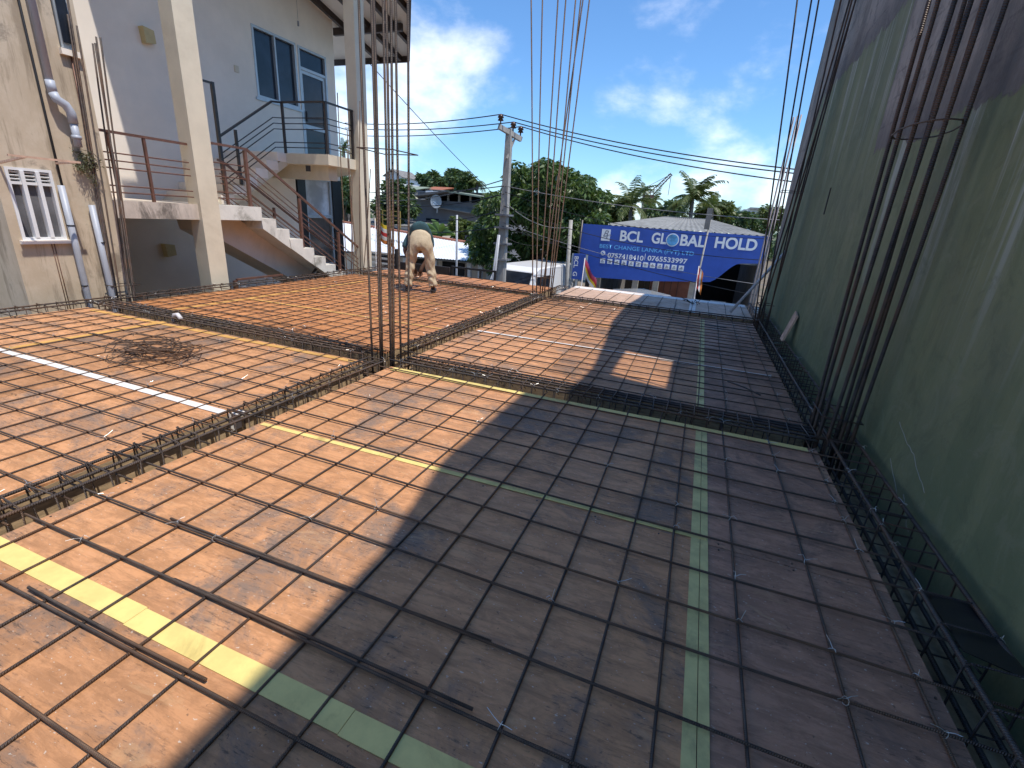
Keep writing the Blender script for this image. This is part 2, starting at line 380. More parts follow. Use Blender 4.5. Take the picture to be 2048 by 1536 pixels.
def inst(name, me, parent, loc, rot=(0, 0, 0), scale=(1, 1, 1)):
    o = bpy.data.objects.new(name, me); col.objects.link(o); o.parent = parent
    o.location = Vector(loc)-(Vector(root_of(parent).location) if parent else Vector((0, 0, 0))); o.rotation_euler = rot; o.scale = scale; return o
def wobble(a, b, r, amp, n=9, seg=10, lap=None):
    a = Vector(a); b = Vector(b); ph = [random.uniform(0, 6.28) for _ in range(4)]; ax = random.uniform(-amp, amp); pts = []
    d = (b-a); sd = d.cross(Vector((0, 0, 1)))
    sd = sd.normalized() if sd.length > 1e-5 else Vector((1, 0, 0))
    for i in range(seg+1):
        t = i/seg
        o = sd*(math.sin(t*5+ph[0])*amp+math.sin(t*11+ph[1])*amp*.4)+Vector((0, 0, math.sin(t*8+ph[2])*min(amp, .0022)))
        pts.append(a+d*t+o)
    return pts
GZ = -2.05
# ============================================================ SETTING
struct('ground', B(-400, 400, -60, 900, GZ-.3, GZ-.02), 'earth')
struct('road', B(-60, 60, 12.4, 15.6, GZ-.1, GZ), 'asphalt')
struct('pavement', B(-60, 60, 10.95, 12.4, GZ-.1, GZ+.12), 'paving')
struct('far_pavement', B(-60, 60, 15.6, 17.2, GZ-.1, GZ+.12), 'paving')
struct('yard', B(-12, 1.6, -6, 10.95, GZ-.1, GZ+.004), 'paving')
# ---- right-hand boundary building wall with a window opening above eye level
WX = 1.31
wall = thing('boundary_wall', 'tall dark green painted wall with bare grey cement above, right of the deck', 'wall', (WX, 4, GZ))
prof = [(-6, 5.5), (0.8, 5.55), (1.6, 5.92), (2.95, 5.85), (2.97, 5.12), (4.0, 5.0), (5.2, 5.25), (6.4, 5.58), (8.1, 5.66), (9.2, 5.45), (10.62, 5.32)]
OY0, OY1, OZ0, OZ1 = 3.88, 4.92, 3.30, 4.9
mb = MB()
def seg_wall(y0, y1, z0=None, ztop=None):
    ys = [y0]+[p[0] for p in prof if y0 < p[0] < y1]+[y1]
    f = lambda y: float(np.interp(y, [p[0] for p in prof], [p[1] for p in prof]))
    for a, b_ in zip(ys, ys[1:]):
        lo = GZ if z0 is None else z0
        za_, zb_ = (f(a+1e-4), f(b_-1e-4)) if ztop is None else (ztop, ztop)
        mb.prism([(a, lo), (b_, lo), (b_, zb_), (a, za_)], 0, WX, WX+.16)
seg_wall(-6, OY0); seg_wall(OY0, OY1, ztop=OZ0); seg_wall(OY0, OY1, z0=OZ1); seg_wall(OY1, 10.62)
mb.build('wall_face', 'wall_green', wall)
mb = MB()
for (y, z), (dy, dz) in (((7.05, 1.62), (.10, .30)), ((9.6, 1.55), (.07, .10))): mb.box(WX-.006, WX-.001, y, y+dy*.5, z, z+dz)
mb.build('slot_shade_patch', 'shade_inside', wall)  # dark patches on the wall face, painting in the shade of slots
mb = MB()
for pts in ([(3.35, .33), (3.2, .27), (3.05, .24), (2.9, .17), (2.78, .12)], [(3.0, .02), (2.92, -.04), (2.86, -.09), (2.8, -.12)], [(3.3, .1), (3.1, .0), (3.0, -.08)]):
    mb.tube([(WX-.0005, y+random.uniform(-.006, .006), z+random.uniform(-.006, .006)) for (ya, za2), (yb, zb2) in zip(pts, pts[1:]) for y, z in [(ya+(yb-ya)*t, za2+(zb2-za2)*t) for t in (0, .25, .5, .75)]], .0013, 4)
mb.build('scratch', 'concrete', wall)
# ============================================================ FORMWORK DECK
XL, XC0, XC1, XR = -6.70, -2.73, -2.43, .965
YN, Y0b, Y1b, Y2b, Y3b = -1.3, 3.46, 3.80, 8.31, 8.60
deck = bpy.data.objects.new('formwork_deck', None); col.objects.link(deck); deck['kind'] = 'structure'
deck['label'] = 'plywood formwork deck ready for a concrete slab'
def sheets(xs, ys, mats, warp=.003):
    for i, (x0, x1) in enumerate(zip(xs, xs[1:])):
        for j, (y0, y1) in enumerate(zip(ys, ys[1:])):
            dz = random.uniform(-.0015, .0015)
            mm = mats(i, j) if callable(mats) else mats
            B(x0+.0015, x1-.0015, y0+.0015, y1-.0015, -.014+dz, dz).build('plywood_sheet', mm, deck)
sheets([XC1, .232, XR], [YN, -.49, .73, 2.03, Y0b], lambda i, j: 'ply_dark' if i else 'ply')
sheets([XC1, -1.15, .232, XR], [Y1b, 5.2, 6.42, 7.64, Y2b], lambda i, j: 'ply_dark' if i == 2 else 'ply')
sheets([XL, -5.36, -4.14, XC0], [YN, -.1, 2.07, Y0b], lambda i, j: 'ply')
sheets([XL, -5.9, -4.68, -3.46, XC0], [Y1b, 6.4, Y2b], lambda i, j: 'ply_far')
sheets([XL, -5.4, -4.1, XC0], [Y3b, 9.72], 'ply_far')
sheets([XC1, -1.2, .0, 1.0], [Y3b, 9.85, 10.45], lambda i, j: 'ply_pale')
nails = MB()
def nail_rows(xs, ys):
    for x0, x1 in zip(xs, xs[1:]):
        for y0, y1 in zip(ys, ys[1:]):
            for t in np.arange(.08, x1-x0, .30):
                for y in (y0+.022, y1-.022): nails.tube([(x0+t, y, 0), (x0+t, y, .0032)], .0042, 6)
            for t in np.arange(.2, y1-y0, .30):
                for x in (x0+.022, x1-.022): nails.tube([(x, y0+t, 0), (x, y0+t, .0032)], .0042, 6)
nail_rows([XC1, .232, XR], [YN, -.49, .73, 2.03, Y0b]); nail_rows([XC1, -1.15, .232, XR], [Y1b, 5.2, 6.42]); nail_rows([XL, -5.36, -4.14, XC0], [YN, -.1, 2.07, Y0b])
no_ = nails.build('nail_heads', 'rebar_dark', deck); no_['kind'] = 'stuff'
# joint tapes and painted battens
def tape(x0, x1, y0, y1, mat, z=.0045, n=None):
    B(x0, x1, y0, y1, .0025, z).build('joint_tape', mat, deck)
def xtape(x0, x1, y, w, mat, pieces=1, skew=0.):
    xs = np.linspace(x0, x1, pieces+1)
    for a, b_ in zip(xs, xs[1:]):
        ya = y+skew*(a-x0); yb = y+skew*(b_-x0); j = random.uniform(-.004, .004)
        MB().prism([(a, ya-w/2+j), (b_-.002, yb-w/2+j), (b_-.002, yb+w/2+j), (a, ya+w/2+j)], 2, .0025, .0045+random.uniform(0, .0006)).build('joint_tape', mat, deck)
xtape(XC1+.01, .19, .73, .075, 'tape_yellow', 3)
xtape(XC1+.02, .262, 2.035, .034, 'tape_yellow', 3, .012)
tape(.192, .231, YN, Y0b-.07, 'tape_yellow_shade'); tape(.2335, .266, YN, Y0b-.06, 'tape_yellow_shade')
tape(.185, .245, Y1b, 8.1, 'tape_yellow_shade')
xtape(XC1+.05, XR-.06, Y0b-.05, .075, 'tape_yellow', 9)
xtape(XC1+.05, XR-.08, 5.2, .06, 'tape_white', 3)
xtape(-2.25, -.9, 6.5, .06, 'tape_ochre', 2, .09)
xtape(XL+.1, XC0-.02, 2.09, .06, 'tape_white', 3, -.012)
for a, b_ in ((1.2, 2.3), (2.3, Y0b)): tape(-5.42, -5.35, a, b_, 'tape_ochre')
xtape(XL+.2, XC0-.05, Y0b-.07, .06, 'tape_ochre', 4)
xtape(XL+.3, XC0-.05, Y1b+.05, .06, 'tape_ochre', 5)
tape(-5.93, -5.86, Y1b+.1, 7.6, 'tape_ochre'); xtape(-5.9, XC0-.05, 5.0, .05, 'tape_ochre', 3); xtape(-5.6, XC0-.1, 6.42, .05, 'tape_ochre', 3)
tape(-.02, .09, Y3b, 10.44, 'tape_white'); xtape(XC1+.02, .98, 10.22, .3, 'tape_white', 3)
# beam troughs: side boards and soffit boards
BD = -.27
def trough_y(x0, x1, y0, y1):
    B(x0-.018, x0-.0005, y0, y1, BD, -.0155).build('beam_side_board', 'board_side', deck); B(x1+.0005, x1+.018, y0, y1, BD, -.0155).build('beam_side_board', 'board_side', deck)
    B(x0-.018, x1+.018, y0, y1, BD-.02, BD-.001).build('beam_bottom_board', 'board_side', deck)
def trough_x(y0, y1, x0, x1):
    B(x0, x1, y0-.018, y0-.0005, BD, -.0155).build('beam_side_board', 'board_side', deck); B(x0, x1, y1+.0005, y1+.018, BD, -.0155).build('beam_side_board', 'board_side', deck)
    B(x0, x1, y0-.018, y1+.018, BD-.02, BD-.001).build('beam_bottom_board', 'board_side', deck)
for a, b_ in ((YN, Y0b-.02), (Y1b+.02, Y2b-.02), (Y3b+.02, 9.9)):
    trough_y(XC0, XC1, a, b_); 
for a, b_ in ((YN, Y0b-.02), (Y1b+.02, Y2b-.02), (Y3b+.02, 10.4)):
    B(XR-.018, XR-.0005, a, b_, BD, -.0155).build('beam_side_board', 'board_side', deck)
    B(XL+.0005, XL+.018, a, min(b_, 9.7), BD, -.0155).build('beam_side_board', 'board_side', deck)
B(XR-.018, WX-.002, YN, 10.5, BD-.02, BD-.001).build('beam_bottom_board', 'board_side', deck)
B(-6.98, XL+.018, YN, 9.75, BD-.02, BD-.001).build('beam_bottom_board', 'board_side', deck)
B(-7.0, -6.982, YN, 3.0, BD, -.05).build('beam_side_board', 'board_side', deck)
B(-6.99, -6.972, 4.3, 5.2, BD, -.05).build('beam_side_board', 'board_side', deck)
for a, b_ in ((XL, XC0-.02), (XC1+.02, XR-.02)):
    trough_x(Y0b, Y1b, a, b_); trough_x(Y2b, Y3b, a, b_)
for xx in (XC0-.1, XL, XR-.1): pass
# timber props and joists below the deck
for i, x in enumerate(np.arange(-6.3, 1.0, 1.2)):
    [B(x-.04, x+.04, ya_, yb_, -.115, -.016).build('joist', 'board_side', deck) for ya_, yb_ in ((YN, Y0b-.03), (Y1b+.03, Y2b-.03), (Y3b+.03, 9.6)) if not (XC0-.08 < x < XC1+.08)]
for x in (-6.2, -4.6, -3.2, -1.9, -.5, .6):
    for y in (0.2, 2.6, 4.8, 7.2, 9.4):
        T([(x, y, GZ), (x, y, -.12)], .045, 7).build('timber_prop', 'bark', deck, True)
# ============================================================ REINFORCEMENT MESHES
tie_meshes = []
for k in range(5):
    mb = MB(); rr = random.Random(k)
    a = rr.uniform(0, 6.28)
    lp = [(math.cos(a)*.013*math.cos(t)-math.sin(a)*.004*math.sin(t*1), math.sin(a)*.013*math.cos(t)+math.cos(a)*.004*math.sin(t), .012*math.sin(t)) for t in np.linspace(0, 6.28, 9)]
    mb.tube(lp, .0011, 4)
    for s_ in (-1, 1):
        L = rr.uniform(.02, .05); e = a+1.2*s_+rr.uniform(-.6, .6)
        mb.tube([(0, 0, .010), (math.cos(e)*L*.45, math.sin(e)*L*.45, .016+rr.uniform(0, .012)), (math.cos(e)*L, math.sin(e)*L, .012+rr.uniform(0, .022))], .0010, 4)
    tie_meshes.append(mb.mesh('tie_wire', 'tie'))
def mat_grid(label, xs, ys, xr, yr, cat='rebar mesh', zx=.0172, zy=.0068, rx=.0054, ry=.0050, ties=0.0, mats=('rebar',), laps=.2, seg=10):
    root = thing('reinforcement_mesh', label, cat, ((xr[0]+xr[1])/2, (yr[0]+yr[1])/2, 0.0), 'reinforcement meshes on the deck')
    for y in ys:
        a, b_ = xr[0]+random.uniform(-.12, .12), xr[1]+random.uniform(-.05, .05); tilt = random.uniform(-.012, .012)
        T(wobble((a, y-tilt, zx), (b_, y+tilt, zx), rx, .007, seg=seg), rx, 7, ribs=95).build('rebar', random.choice(mats), root, True)
        if random.random() < laps:
            c = random.uniform(a, b_-1.2); L = random.uniform(.8, 1.6)
            T(wobble((c, y+.0118, zx-.0005), (min(c+L, b_), y+.0122+random.uniform(0, .003), zx-.0005), rx, .002, seg=5), rx, 7, ribs=95).build('rebar', random.choice(mats), root, True)
    for x in xs:
        a, b_ = yr[0]+random.uniform(-.05, .06), yr[1]+random.uniform(-.06, .05); tilt = random.uniform(-.012, .012)
        T(wobble((x-tilt, a, zy), (x+tilt, b_, zy), ry, .006, seg=seg), ry, 7, ribs=95).build('rebar', random.choice(mats), root, True)
        if random.random() < laps*.6:
            c = random.uniform(a, b_-.6)
            T(wobble((x+.012, c, zy), (x+.013, min(c+random.uniform(.4, .8), b_), zy), ry, .002, seg=4), ry, 7, ribs=95).build('rebar', random.choice(mats), root, True)
    if ties:
        for y in ys:
            for x in xs:
                if random.random() < (ties(x, y) if callable(ties) else ties):
                    inst('tie_wire', random.choice(tie_meshes), root, (x+random.uniform(-.004, .004), y, zx), (0, 0, random.uniform(0, 6.28)))
    return root
YA = [-.98, -.75, -.52, -.3, -.07, .17, .41, .64, .88, 1.11, 1.38, 1.58, 1.82, 2.07, 2.27, 2.51, 2.70, 2.94, 3.15, 3.35]
XA = [-2.33, -2.1, -1.88, -1.66, -1.42, -1.2, -.968, -.767, -.52, -.288, -.07, .122, .37, .66, .91]
mat_grid('rebar mesh over the nearest bay, half in the shade of the green wall', XA, YA, (-2.72, 1.22), (-1.3, 3.75), mats=('rebar', 'rebar', 'rebar_rust'), ties=lambda x, y: .85 if x > .9 else (.35 if x > .3 else .12), seg=14)
XB = [-2.3, -2.08, -1.85, -1.62, -1.4, -1.16, -.93, -.7, -.46, -.24, -.01, .2, .42, .65, .85]
mat_grid('rebar mesh over the middle bay beside the green wall, with a square sun patch', XB, list(np.arange(3.92, 8.25, .205)+rng.uniform(-.02, .02, 22)), (-2.6, 1.2), (3.75, 8.6), mats=('rebar', 'rebar', 'rebar_rust'), ties=lambda x, y: .5 if x > .8 else .1)
mat_grid('rebar mesh under the loose stirrup heap, left of the centre beam', list(np.arange(-6.6, -2.8, .215)+rng.uniform(-.02, .02, 18)), [y+random.uniform(-.02, .02) for y in np.arange(-.9, 3.4, .215)], (-6.92, -2.42), (-1.3, 3.75), rx=.005, ry=.0046, mats=('rebar', 'rebar_rust'), ties=.12)
mat_grid('rebar mesh over the orange bay where the worker stands', list(np.arange(-6.6, -2.8, .20)+rng.uniform(-.02, .02, 19)), [y+random.uniform(-.02, .02) for y in np.arange(3.92, 8.25, .20)], (-6.92, -2.5), (3.75, 8.6), rx=.0046, ry=.0042, mats=('rebar', 'rebar_rust'), ties=.08)
mat_grid('single row of straight bars across the far orange strip behind the worker', list(np.arange(-6.5, -2.8, .27)), [], (-6.7, -2.7), (8.45, 9.68), ties=0)
mat_grid('single row of straight bars across the far pale strip beside the wall', list(np.arange(-2.3, .98, .29)), [], (-2.4, 1.0), (8.45, 10.2), ties=0)
# ============================================================ BEAM CAGES
def stirrup_mesh(axis, w, zt, zb, r=.0042, mat='rebar'):
    mb = MB(); c = .018; h = w/2
    prof_ = [(-h+c, zt), (h-c, zt), (h, zt-c), (h, zb+c), (h-c, zb), (-h+c, zb), (-h, zb+c), (-h, zt-c)]
    P = (lambda u, z, e=0: (u, e, z)) if axis == 'y' else (lambda u, z, e=0: (e, u, z))
    mb.tube([P(u, z) for u, z in prof_], r, 5, closed=True, ribs=80)
    mb.tube([P(-h+.004, zt+.002, .006), P(-h+.03, zt-.03, .010), P(-h+.05, zt-.055, .012)], r*.9, 5, ribs=80)
    mb.tube([P(-h+.014, zt+.006, -.006), P(-h+.045, zt-.02, -.010)], r*.9, 5, ribs=80)
    return mb.mesh('stirrup', mat, True)
def cage(label, axis, c, w, a, b, step, zt=.055, zb=-.225, mat='rebar', rt=.009, extra=0):
    loc = ((c, (a+b)/2, 0) if axis == 'y' else ((a+b)/2, c, 0))
    root = thing('beam_cage', label, 'rebar cage', loc, 'beam reinforcement cages')
    P = (lambda u, t, z: (c+u, t, z)) if axis == 'y' else (lambda u, t, z: (t, c+u, z))
    us = [(-w/2+.008, zt-.010), (w/2-.008, zt-.010), (-w/2+.01, zb+.013), (0., zb+.013), (w/2-.01, zb+.013)]
    if extra: us += [(0.02, zt-.010), (-.05, zt-.012), (.08, zt-.011)][:extra]
    for u, z in us:
        T(wobble(P(u, a+random.uniform(-.1, .1), z), P(u, b+random.uniform(-.1, .1), z), rt, .005, seg=14), rt, 7, ribs=70).build('main_bar', mat, root, True)
    me = [stirrup_mesh(axis, w+random.uniform(-.006, .006), zt, zb, mat=mat) for _ in range(3)]
    t = a+.05
    while t < b:
        rot = (random.uniform(-.07, .07), 0, random.uniform(-.1, .1)) if axis == 'y' else (0, random.uniform(-.07, .07), random.uniform(-.1, .1))
        p = P(0, t, random.uniform(-.006, .012)); inst('stirrup', random.choice(me), root, p, rot)
        if random.random() < .5: 
            s_ = random.choice((-1, 1)); inst('tie_wire', random.choice(tie_meshes), root, P(s_*(w/2-.008), t, zt-.006), (0, 0, random.uniform(0, 6)))
        t += step*random.uniform(.85, 1.15)
    return root
cage('rebar cage of the centre beam from the left foreground to the middle column', 'y', -2.58, .20, YN, 3.45, .12, extra=1)
cage('rebar cage of the centre beam between the middle and far columns', 'y', -2.58, .20, 3.95, 8.3, .11, extra=2)
cage('short rebar cage of the centre beam beyond the far column', 'y', -2.56, .19, 8.7, 9.85, .15)
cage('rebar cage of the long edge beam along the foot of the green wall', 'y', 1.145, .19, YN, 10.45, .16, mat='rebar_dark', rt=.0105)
cage('rebar cage of the edge beam beside the old beige building and stairs', 'y', -6.84, .19, YN, 9.7, .17)
cage('rebar cage of the cross beam left of the middle column', 'x', 3.63, .25, -6.75, -2.75, .12, extra=3)
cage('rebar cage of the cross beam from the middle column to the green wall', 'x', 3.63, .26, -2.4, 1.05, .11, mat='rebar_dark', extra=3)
cage('rebar cage of the far beam behind the worker', 'x', 8.455, .2, -6.75, -2.75, .16)
cage('rebar cage of the far beam in front of the pale strip', 'x', 8.455, .2, -2.4, 1.05, .16, mat='rebar_dark')
# ============================================================ COLUMN BARS
def column(label, spots, ztop, r, rings, mat='rebar', n=8):
    c = Vector((sum(s_[0] for s_ in spots)/len(spots), sum(s_[1] for s_ in spots)/len(spots), -.3))
    root = thing('column_bars', label, 'column bars', c, 'column starter bars')
    for s_ in spots:
        x, y = s_[0], s_[1]; tx, ty = (s_[2], s_[3]) if len(s_) > 2 else (x+random.uniform(-.02, .02), y+random.uniform(-.02, .02))
        zt = ztop+random.uniform(-.1, .1) if len(s_) < 5 else s_[4]
        pts = []
        b1 = random.uniform(-.015, .015)
        for i in range(9):
            t = i/8; e = math.sin(t*math.pi)*b1
            pts.append((x+(tx-x)*t+e, y+(ty-y)*t+e*.6, -.3+(zt+.3)*t))
        T(pts, r, n, ribs=55).build('main_bar', mat, root, True)
    for (z, pts) in rings:
        T([(a, b_, z+random.uniform(-.006, .006)) for a, b_ in pts], .0048, 5, closed=True).build('stirrup', mat, root, True)
    return root
rc = [(-2.705, 3.525), (-2.465, 3.525), (-2.455, 3.815), (-2.715, 3.845)]
def rect(x0, x1, y0, y1): return [(x0, y0), (x1, y0), (x1, y1), (x0, y1)]
column('bundle of tall bars of the middle column standing in sun at the beam crossing',
       [(-2.69, 3.54, -2.70, 3.55), (-2.60, 3.54, -2.585, 3.53), (-2.48, 3.54, -2.47, 3.53), (-2.465, 3.55, -2.425, 3.57), (-2.47, 3.68, -2.46, 3.69), (-2.47, 3.80, -2.48, 3.83), (-2.69, 3.83, -2.67, 3.80), (-2.69, 3.69, -2.71, 3.70)],
       5.3, .0098, [(.28, rc), (-.05, rc), (-.18, rc), (1.79, rect(-2.74, -2.40, 3.50, 3.87))], n=8)
column('bundle of tall bars of the far column in front of the mango tree',
       [(-2.72, 8.37, -3.35, 8.2), (-2.70, 8.5, -3.2, 8.6), (-2.6, 8.37, -2.75, 8.25), (-2.52, 8.38, -2.62, 8.4), (-2.46, 8.4, -2.45, 8.4), (-2.46, 8.52, -2.35, 8.5), (-2.47, 8.6, -2.2, 8.6), (-2.66, 8.6, -2.25, 8.7)],
       7.2, .011, [(.1, rect(-2.74, -2.44, 8.35, 8.62)), (.35, rect(-2.75, -2.44, 8.34, 8.63))], mat='rebar_rust')
def hexring(cx_, cy_, rx_, ry_, n=12): return [(cx_+rx_*math.cos(6.2832*i/n), cy_+ry_*math.sin(6.2832*i/n)) for i in range(n)]
column('cluster of thick dark bars of the near column leaning against the green wall',
       [(.99, 3.60, 1.02, 3.62), (1.04, 3.58, 1.06, 3.55), (1.12, 3.60, 1.12, 3.50), (1.19, 3.62, 1.16, 3.42), (.99, 3.72, 1.0, 3.95), (1.0, 3.85, 1.0, 4.15), (1.20, 3.74, 1.15, 3.80), (1.18, 3.86, 1.12, 4.05)],
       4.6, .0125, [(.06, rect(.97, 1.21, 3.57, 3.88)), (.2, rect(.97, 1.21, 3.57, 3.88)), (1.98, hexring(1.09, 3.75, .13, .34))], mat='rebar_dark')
column('fan of thin dark bars of the far column at the end of the green wall',
       [(1.02, 8.38, .35, 8.0), (1.06, 8.40, .62, 8.2), (1.12, 8.38, .72, 8.3), (1.19, 8.40, 1.02, 8.0), (1.02, 8.52, 1.18, 7.7), (1.06, 8.56, 1.22, 7.4), (1.18, 8.56, 1.24, 7.9), (1.18, 8.48, 1.25, 8.3)],
       6.2, .0105, [(.05, rect(1.0, 1.21, 8.36, 8.6)), (.3, rect(1.0, 1.21, 8.36, 8.6)), (1.95, rect(.92, 1.2, 8.2, 8.5))], mat='rebar_dark')
column('bundle of bars of the left column rising against the old beige building',
       [(-6.93, 3.86, -6.93, 4.02, 3.12), (-6.93, 3.92, -6.92, 4.05, 3.35), (-6.78, 3.86, -6.78, 4.0, 3.0), (-6.75, 4.0, -6.76, 4.14, 2.88), (-6.93, 4.05, -6.9, 4.2, 2.9), (-6.77, 3.95, -6.77, 4.17, 2.95), (-6.90, 4.1, -6.86, 4.27, 2.98)],
       3.0, .0095, [(.05, rect(-6.95, -6.74, 3.82, 4.12)), (.2, rect(-6.95, -6.74, 3.82, 4.12))], mat='rebar')
column('short starter bars of the corner column beside the stair foot',
       [(-6.93, 8.36, -6.98, 8.4, 3.35), (-6.76, 8.36, -6.75, 8.35, 2.7), (-6.93, 8.58, -6.95, 8.6, 2.2), (-6.76, 8.58, -6.62, 8.6, 3.25), (-6.70, 8.46, -6.9, 8.5, 2.4), (-6.84, 8.36, -6.80, 8.5, 1.9), (-6.7, 8.55, -6.35, 8.5, 2.05)],
       2.6, .009, [(.05, rect(-6.95, -6.74, 8.34, 8.6))], mat='rebar_rust')
# ============================================================ LOOSE THINGS ON THE DECK
heap = Vector((-4.16, 2.60, 0))
for i in range(16):
    w_, h_ = .42+random.uniform(-.02, .03), .25
    mb = MB(); c = .02
    pr = [(-w_/2+c, -h_/2), (w_/2-c, -h_/2), (w_/2, -h_/2+c), (w_/2, h_/2-c), (w_/2-c, h_/2), (-w_/2+c, h_/2), (-w_/2, h_/2-c), (-w_/2, -h_/2+c)]
    mb.tube([(a, b_, 0) for a, b_ in pr], .0042, 5, closed=True, ribs=80)
    mb.tube([(-w_/2+.01, h_/2, .006), (-w_/2+.06, h_/2-.05, .008)], .0042, 5)
    o = bpy.data.objects.new('loose_stirrup', mb.mesh('loose_stirrup', 'rebar_rust', True)); col.objects.link(o)
    o.location = heap+Vector((random.gauss(0, .12), random.gauss(0, .07), 0.03+i*.0068)); o.rotation_euler = (random.uniform(-.11, .11), random.uniform(-.11, .11), random.choice((.25, .45, -.15, .8))+random.gauss(0, .09))
    tag(o, 'bent rectangular stirrup lying in the rusty heap left of the centre beam', 'stirrup', 'loose stirrups in the heap')
for i in range(5):
    p = atZ(1108, 606)
    mb = MB().tube([(a, b_, 0) for a, b_ in rect(-.15, .15, -.1, .1)], .004, 5, closed=True)
    o = mb.build('loose_stirrup', 'rebar', smooth=True); o.location = (p.x+random.uniform(-.12, .12), 7.75+random.uniform(-.1, .1), .05+.012*i); o.rotation_euler = (random.uniform(-.1, .1), .05, random.uniform(-.5, .5))
    tag(o, 'loose stirrup lying on the mesh just in front of the far column', 'stirrup', 'loose stirrups by the far column')
o = T([(0.02, 0, .046), (.16, -.13, .05), (.27, -.27, .048)], .007, 7).build('loose_bar', 'rebar_dark', smooth=True); p = atZ(1448, 772); o.location = (p.x, p.y, .005)
tag(o, 'short offcut of rebar lying on the shaded mesh near the wall', 'rebar offcut')
mb = MB()
for i in range(9):
    a = random.uniform(0, 6.28); L = random.uniform(.1, .24)
    mb.tube([(0, 0, .02), (math.cos(a)*L*.6, math.sin(a)*L*.6, random.uniform(.03, .1)), (math.cos(a)*L, math.sin(a)*L, random.uniform(.01, .13))], .006, 4)
p = atZ(1385, 610); o = mb.build('wire_bundle', 'loose_dark'); o.location = (p.x, p.y, .0); tag(o, 'small dark tangle of tie wire on the far pale strip', 'wire')
mb = MB().prism([(0, 0), (.28, -.02), (.30, .03), (.12, .07), (.02, .05)], 2, .042, .05); p = atZ(1408, 656); o = mb.build('dark_rag', 'loose_dark'); o.location = (p.x, p.y, 0); tag(o, 'flat dark scrap lying on the far end of the shaded mesh', 'scrap')
# black sheet in the wall beam, white hose stub, plank and prop
o = MB().slab([(1.07, 1.72, .062), (1.23, 1.66, .066), (1.245, 2.06, .03), (1.10, 2.10, .01)], .004).build('plastic_sheet', 'black_sheet'); tag(o, 'black plastic sheet tucked into the beam cage at the foot of the green wall', 'sheet')
p = atZ(347, 634, .05); pts = [(p.x-.03, p.y+.02, -.1), (p.x-.02, p.y+.01, .02), (p.x+.02, p.y, .075), (p.x+.09, p.y-.01, .09), (p.x+.15, p.y-.02, .05)]
o = T(pts, .022, 10).build('drain_pipe_stub', 'pipe_white', smooth=True); tag(o, 'bent white pipe stub poking from the cross beam left end', 'pipe')
p1 = atZ(478, 848, -.1)
o = MB().slab([(-2.71, 2.06, .004), (-2.62, 2.06, -.0), (-2.62, 2.13, .0), (-2.71, 2.13, .004)], .006).box(-2.722, -2.716, 2.05, 2.13, -.13, -.002).build('white_strip', 'tape_white'); tag(o, 'white strip end folded down into the centre beam trough', 'tape')
p = atX(1566, 690, 1.22); q = atX(1583, 640, 1.29)
o = MB().slab([(1.2, p.y-.09, .05), (1.2, p.y+.09, .05), (1.295, p.y+.10, .43), (1.295, p.y-.08, .39)], .022).build('plank_offcut', 'plank_pale'); tag(o, 'pale plank offcut leaning on the green wall', 'plank')
o = T([(.66, 9.05, .03), (1.28, 8.98, 1.12)], .024, 9).build('steel_prop', 'pipe_grey', smooth=True); tag(o, 'grey steel pipe leaning from the far strip to the wall end', 'pipe')
for i, (xa, xb) in enumerate(((1577, 1565), (1585, 1574), (1593, 1582))):
    o = T([(1.2+.05*i-.12, 10.75, GZ), (1.2+.05*i-.1, 10.75, .2), (1.22+.055*i-.1, 10.72, 3.35+.02*i)], .014, 8).build('plastic_conduit', 'conduit', smooth=True)
    tag(o, ('leftmost', 'middle', 'rightmost')[i]+' of three plastic conduits standing upright at the green wall end', 'conduit', 'plastic conduits at the wall end')
# ============================================================ STAIR HOUSE (left)
HW = -9.5
house = thing('stair_house', 'white two storey house with outside stairs and brown railings, left of the deck', 'house', (HW, 8, GZ))
def wall_holes(xo, xi, y0, y1, z0, z1, holes):
    mb = MB(); ys = sorted({y0, y1, *[h[0] for h in holes], *[h[1] for h in holes]}); zs = sorted({z0, z1, *[h[2] for h in holes], *[h[3] for h in holes]})
    for a, b_ in zip(ys, ys[1:]):
        for c, d in zip(zs, zs[1:]):
            ym, zm = (a+b_)/2, (c+d)/2
            if not any(h[0] < ym < h[1] and h[2] < zm < h[3] for h in holes): mb.box(min(xo, xi), max(xo, xi), a, b_, c, d)
    return mb
WIN = (8.88, 10.08, 3.42, 4.76); DOR = (10.14, 11.06, 2.25, 4.75); LD = (9.76, 11.36, GZ+.2, 1.96)
wall_holes(HW, HW-.2, -1, 11.37, 2.05, 6.9, [WIN, DOR]).build('upper_wall', 'plaster_white', house)
wall_holes(HW, HW-.2, -1, 11.37, GZ, 2.05, [LD]).build('lower_wall', 'plaster_white', house)
MB().box(HW-5, HW-.2, 11.17, 11.37, GZ, 6.0).build('end_wall', 'plaster_white', house)
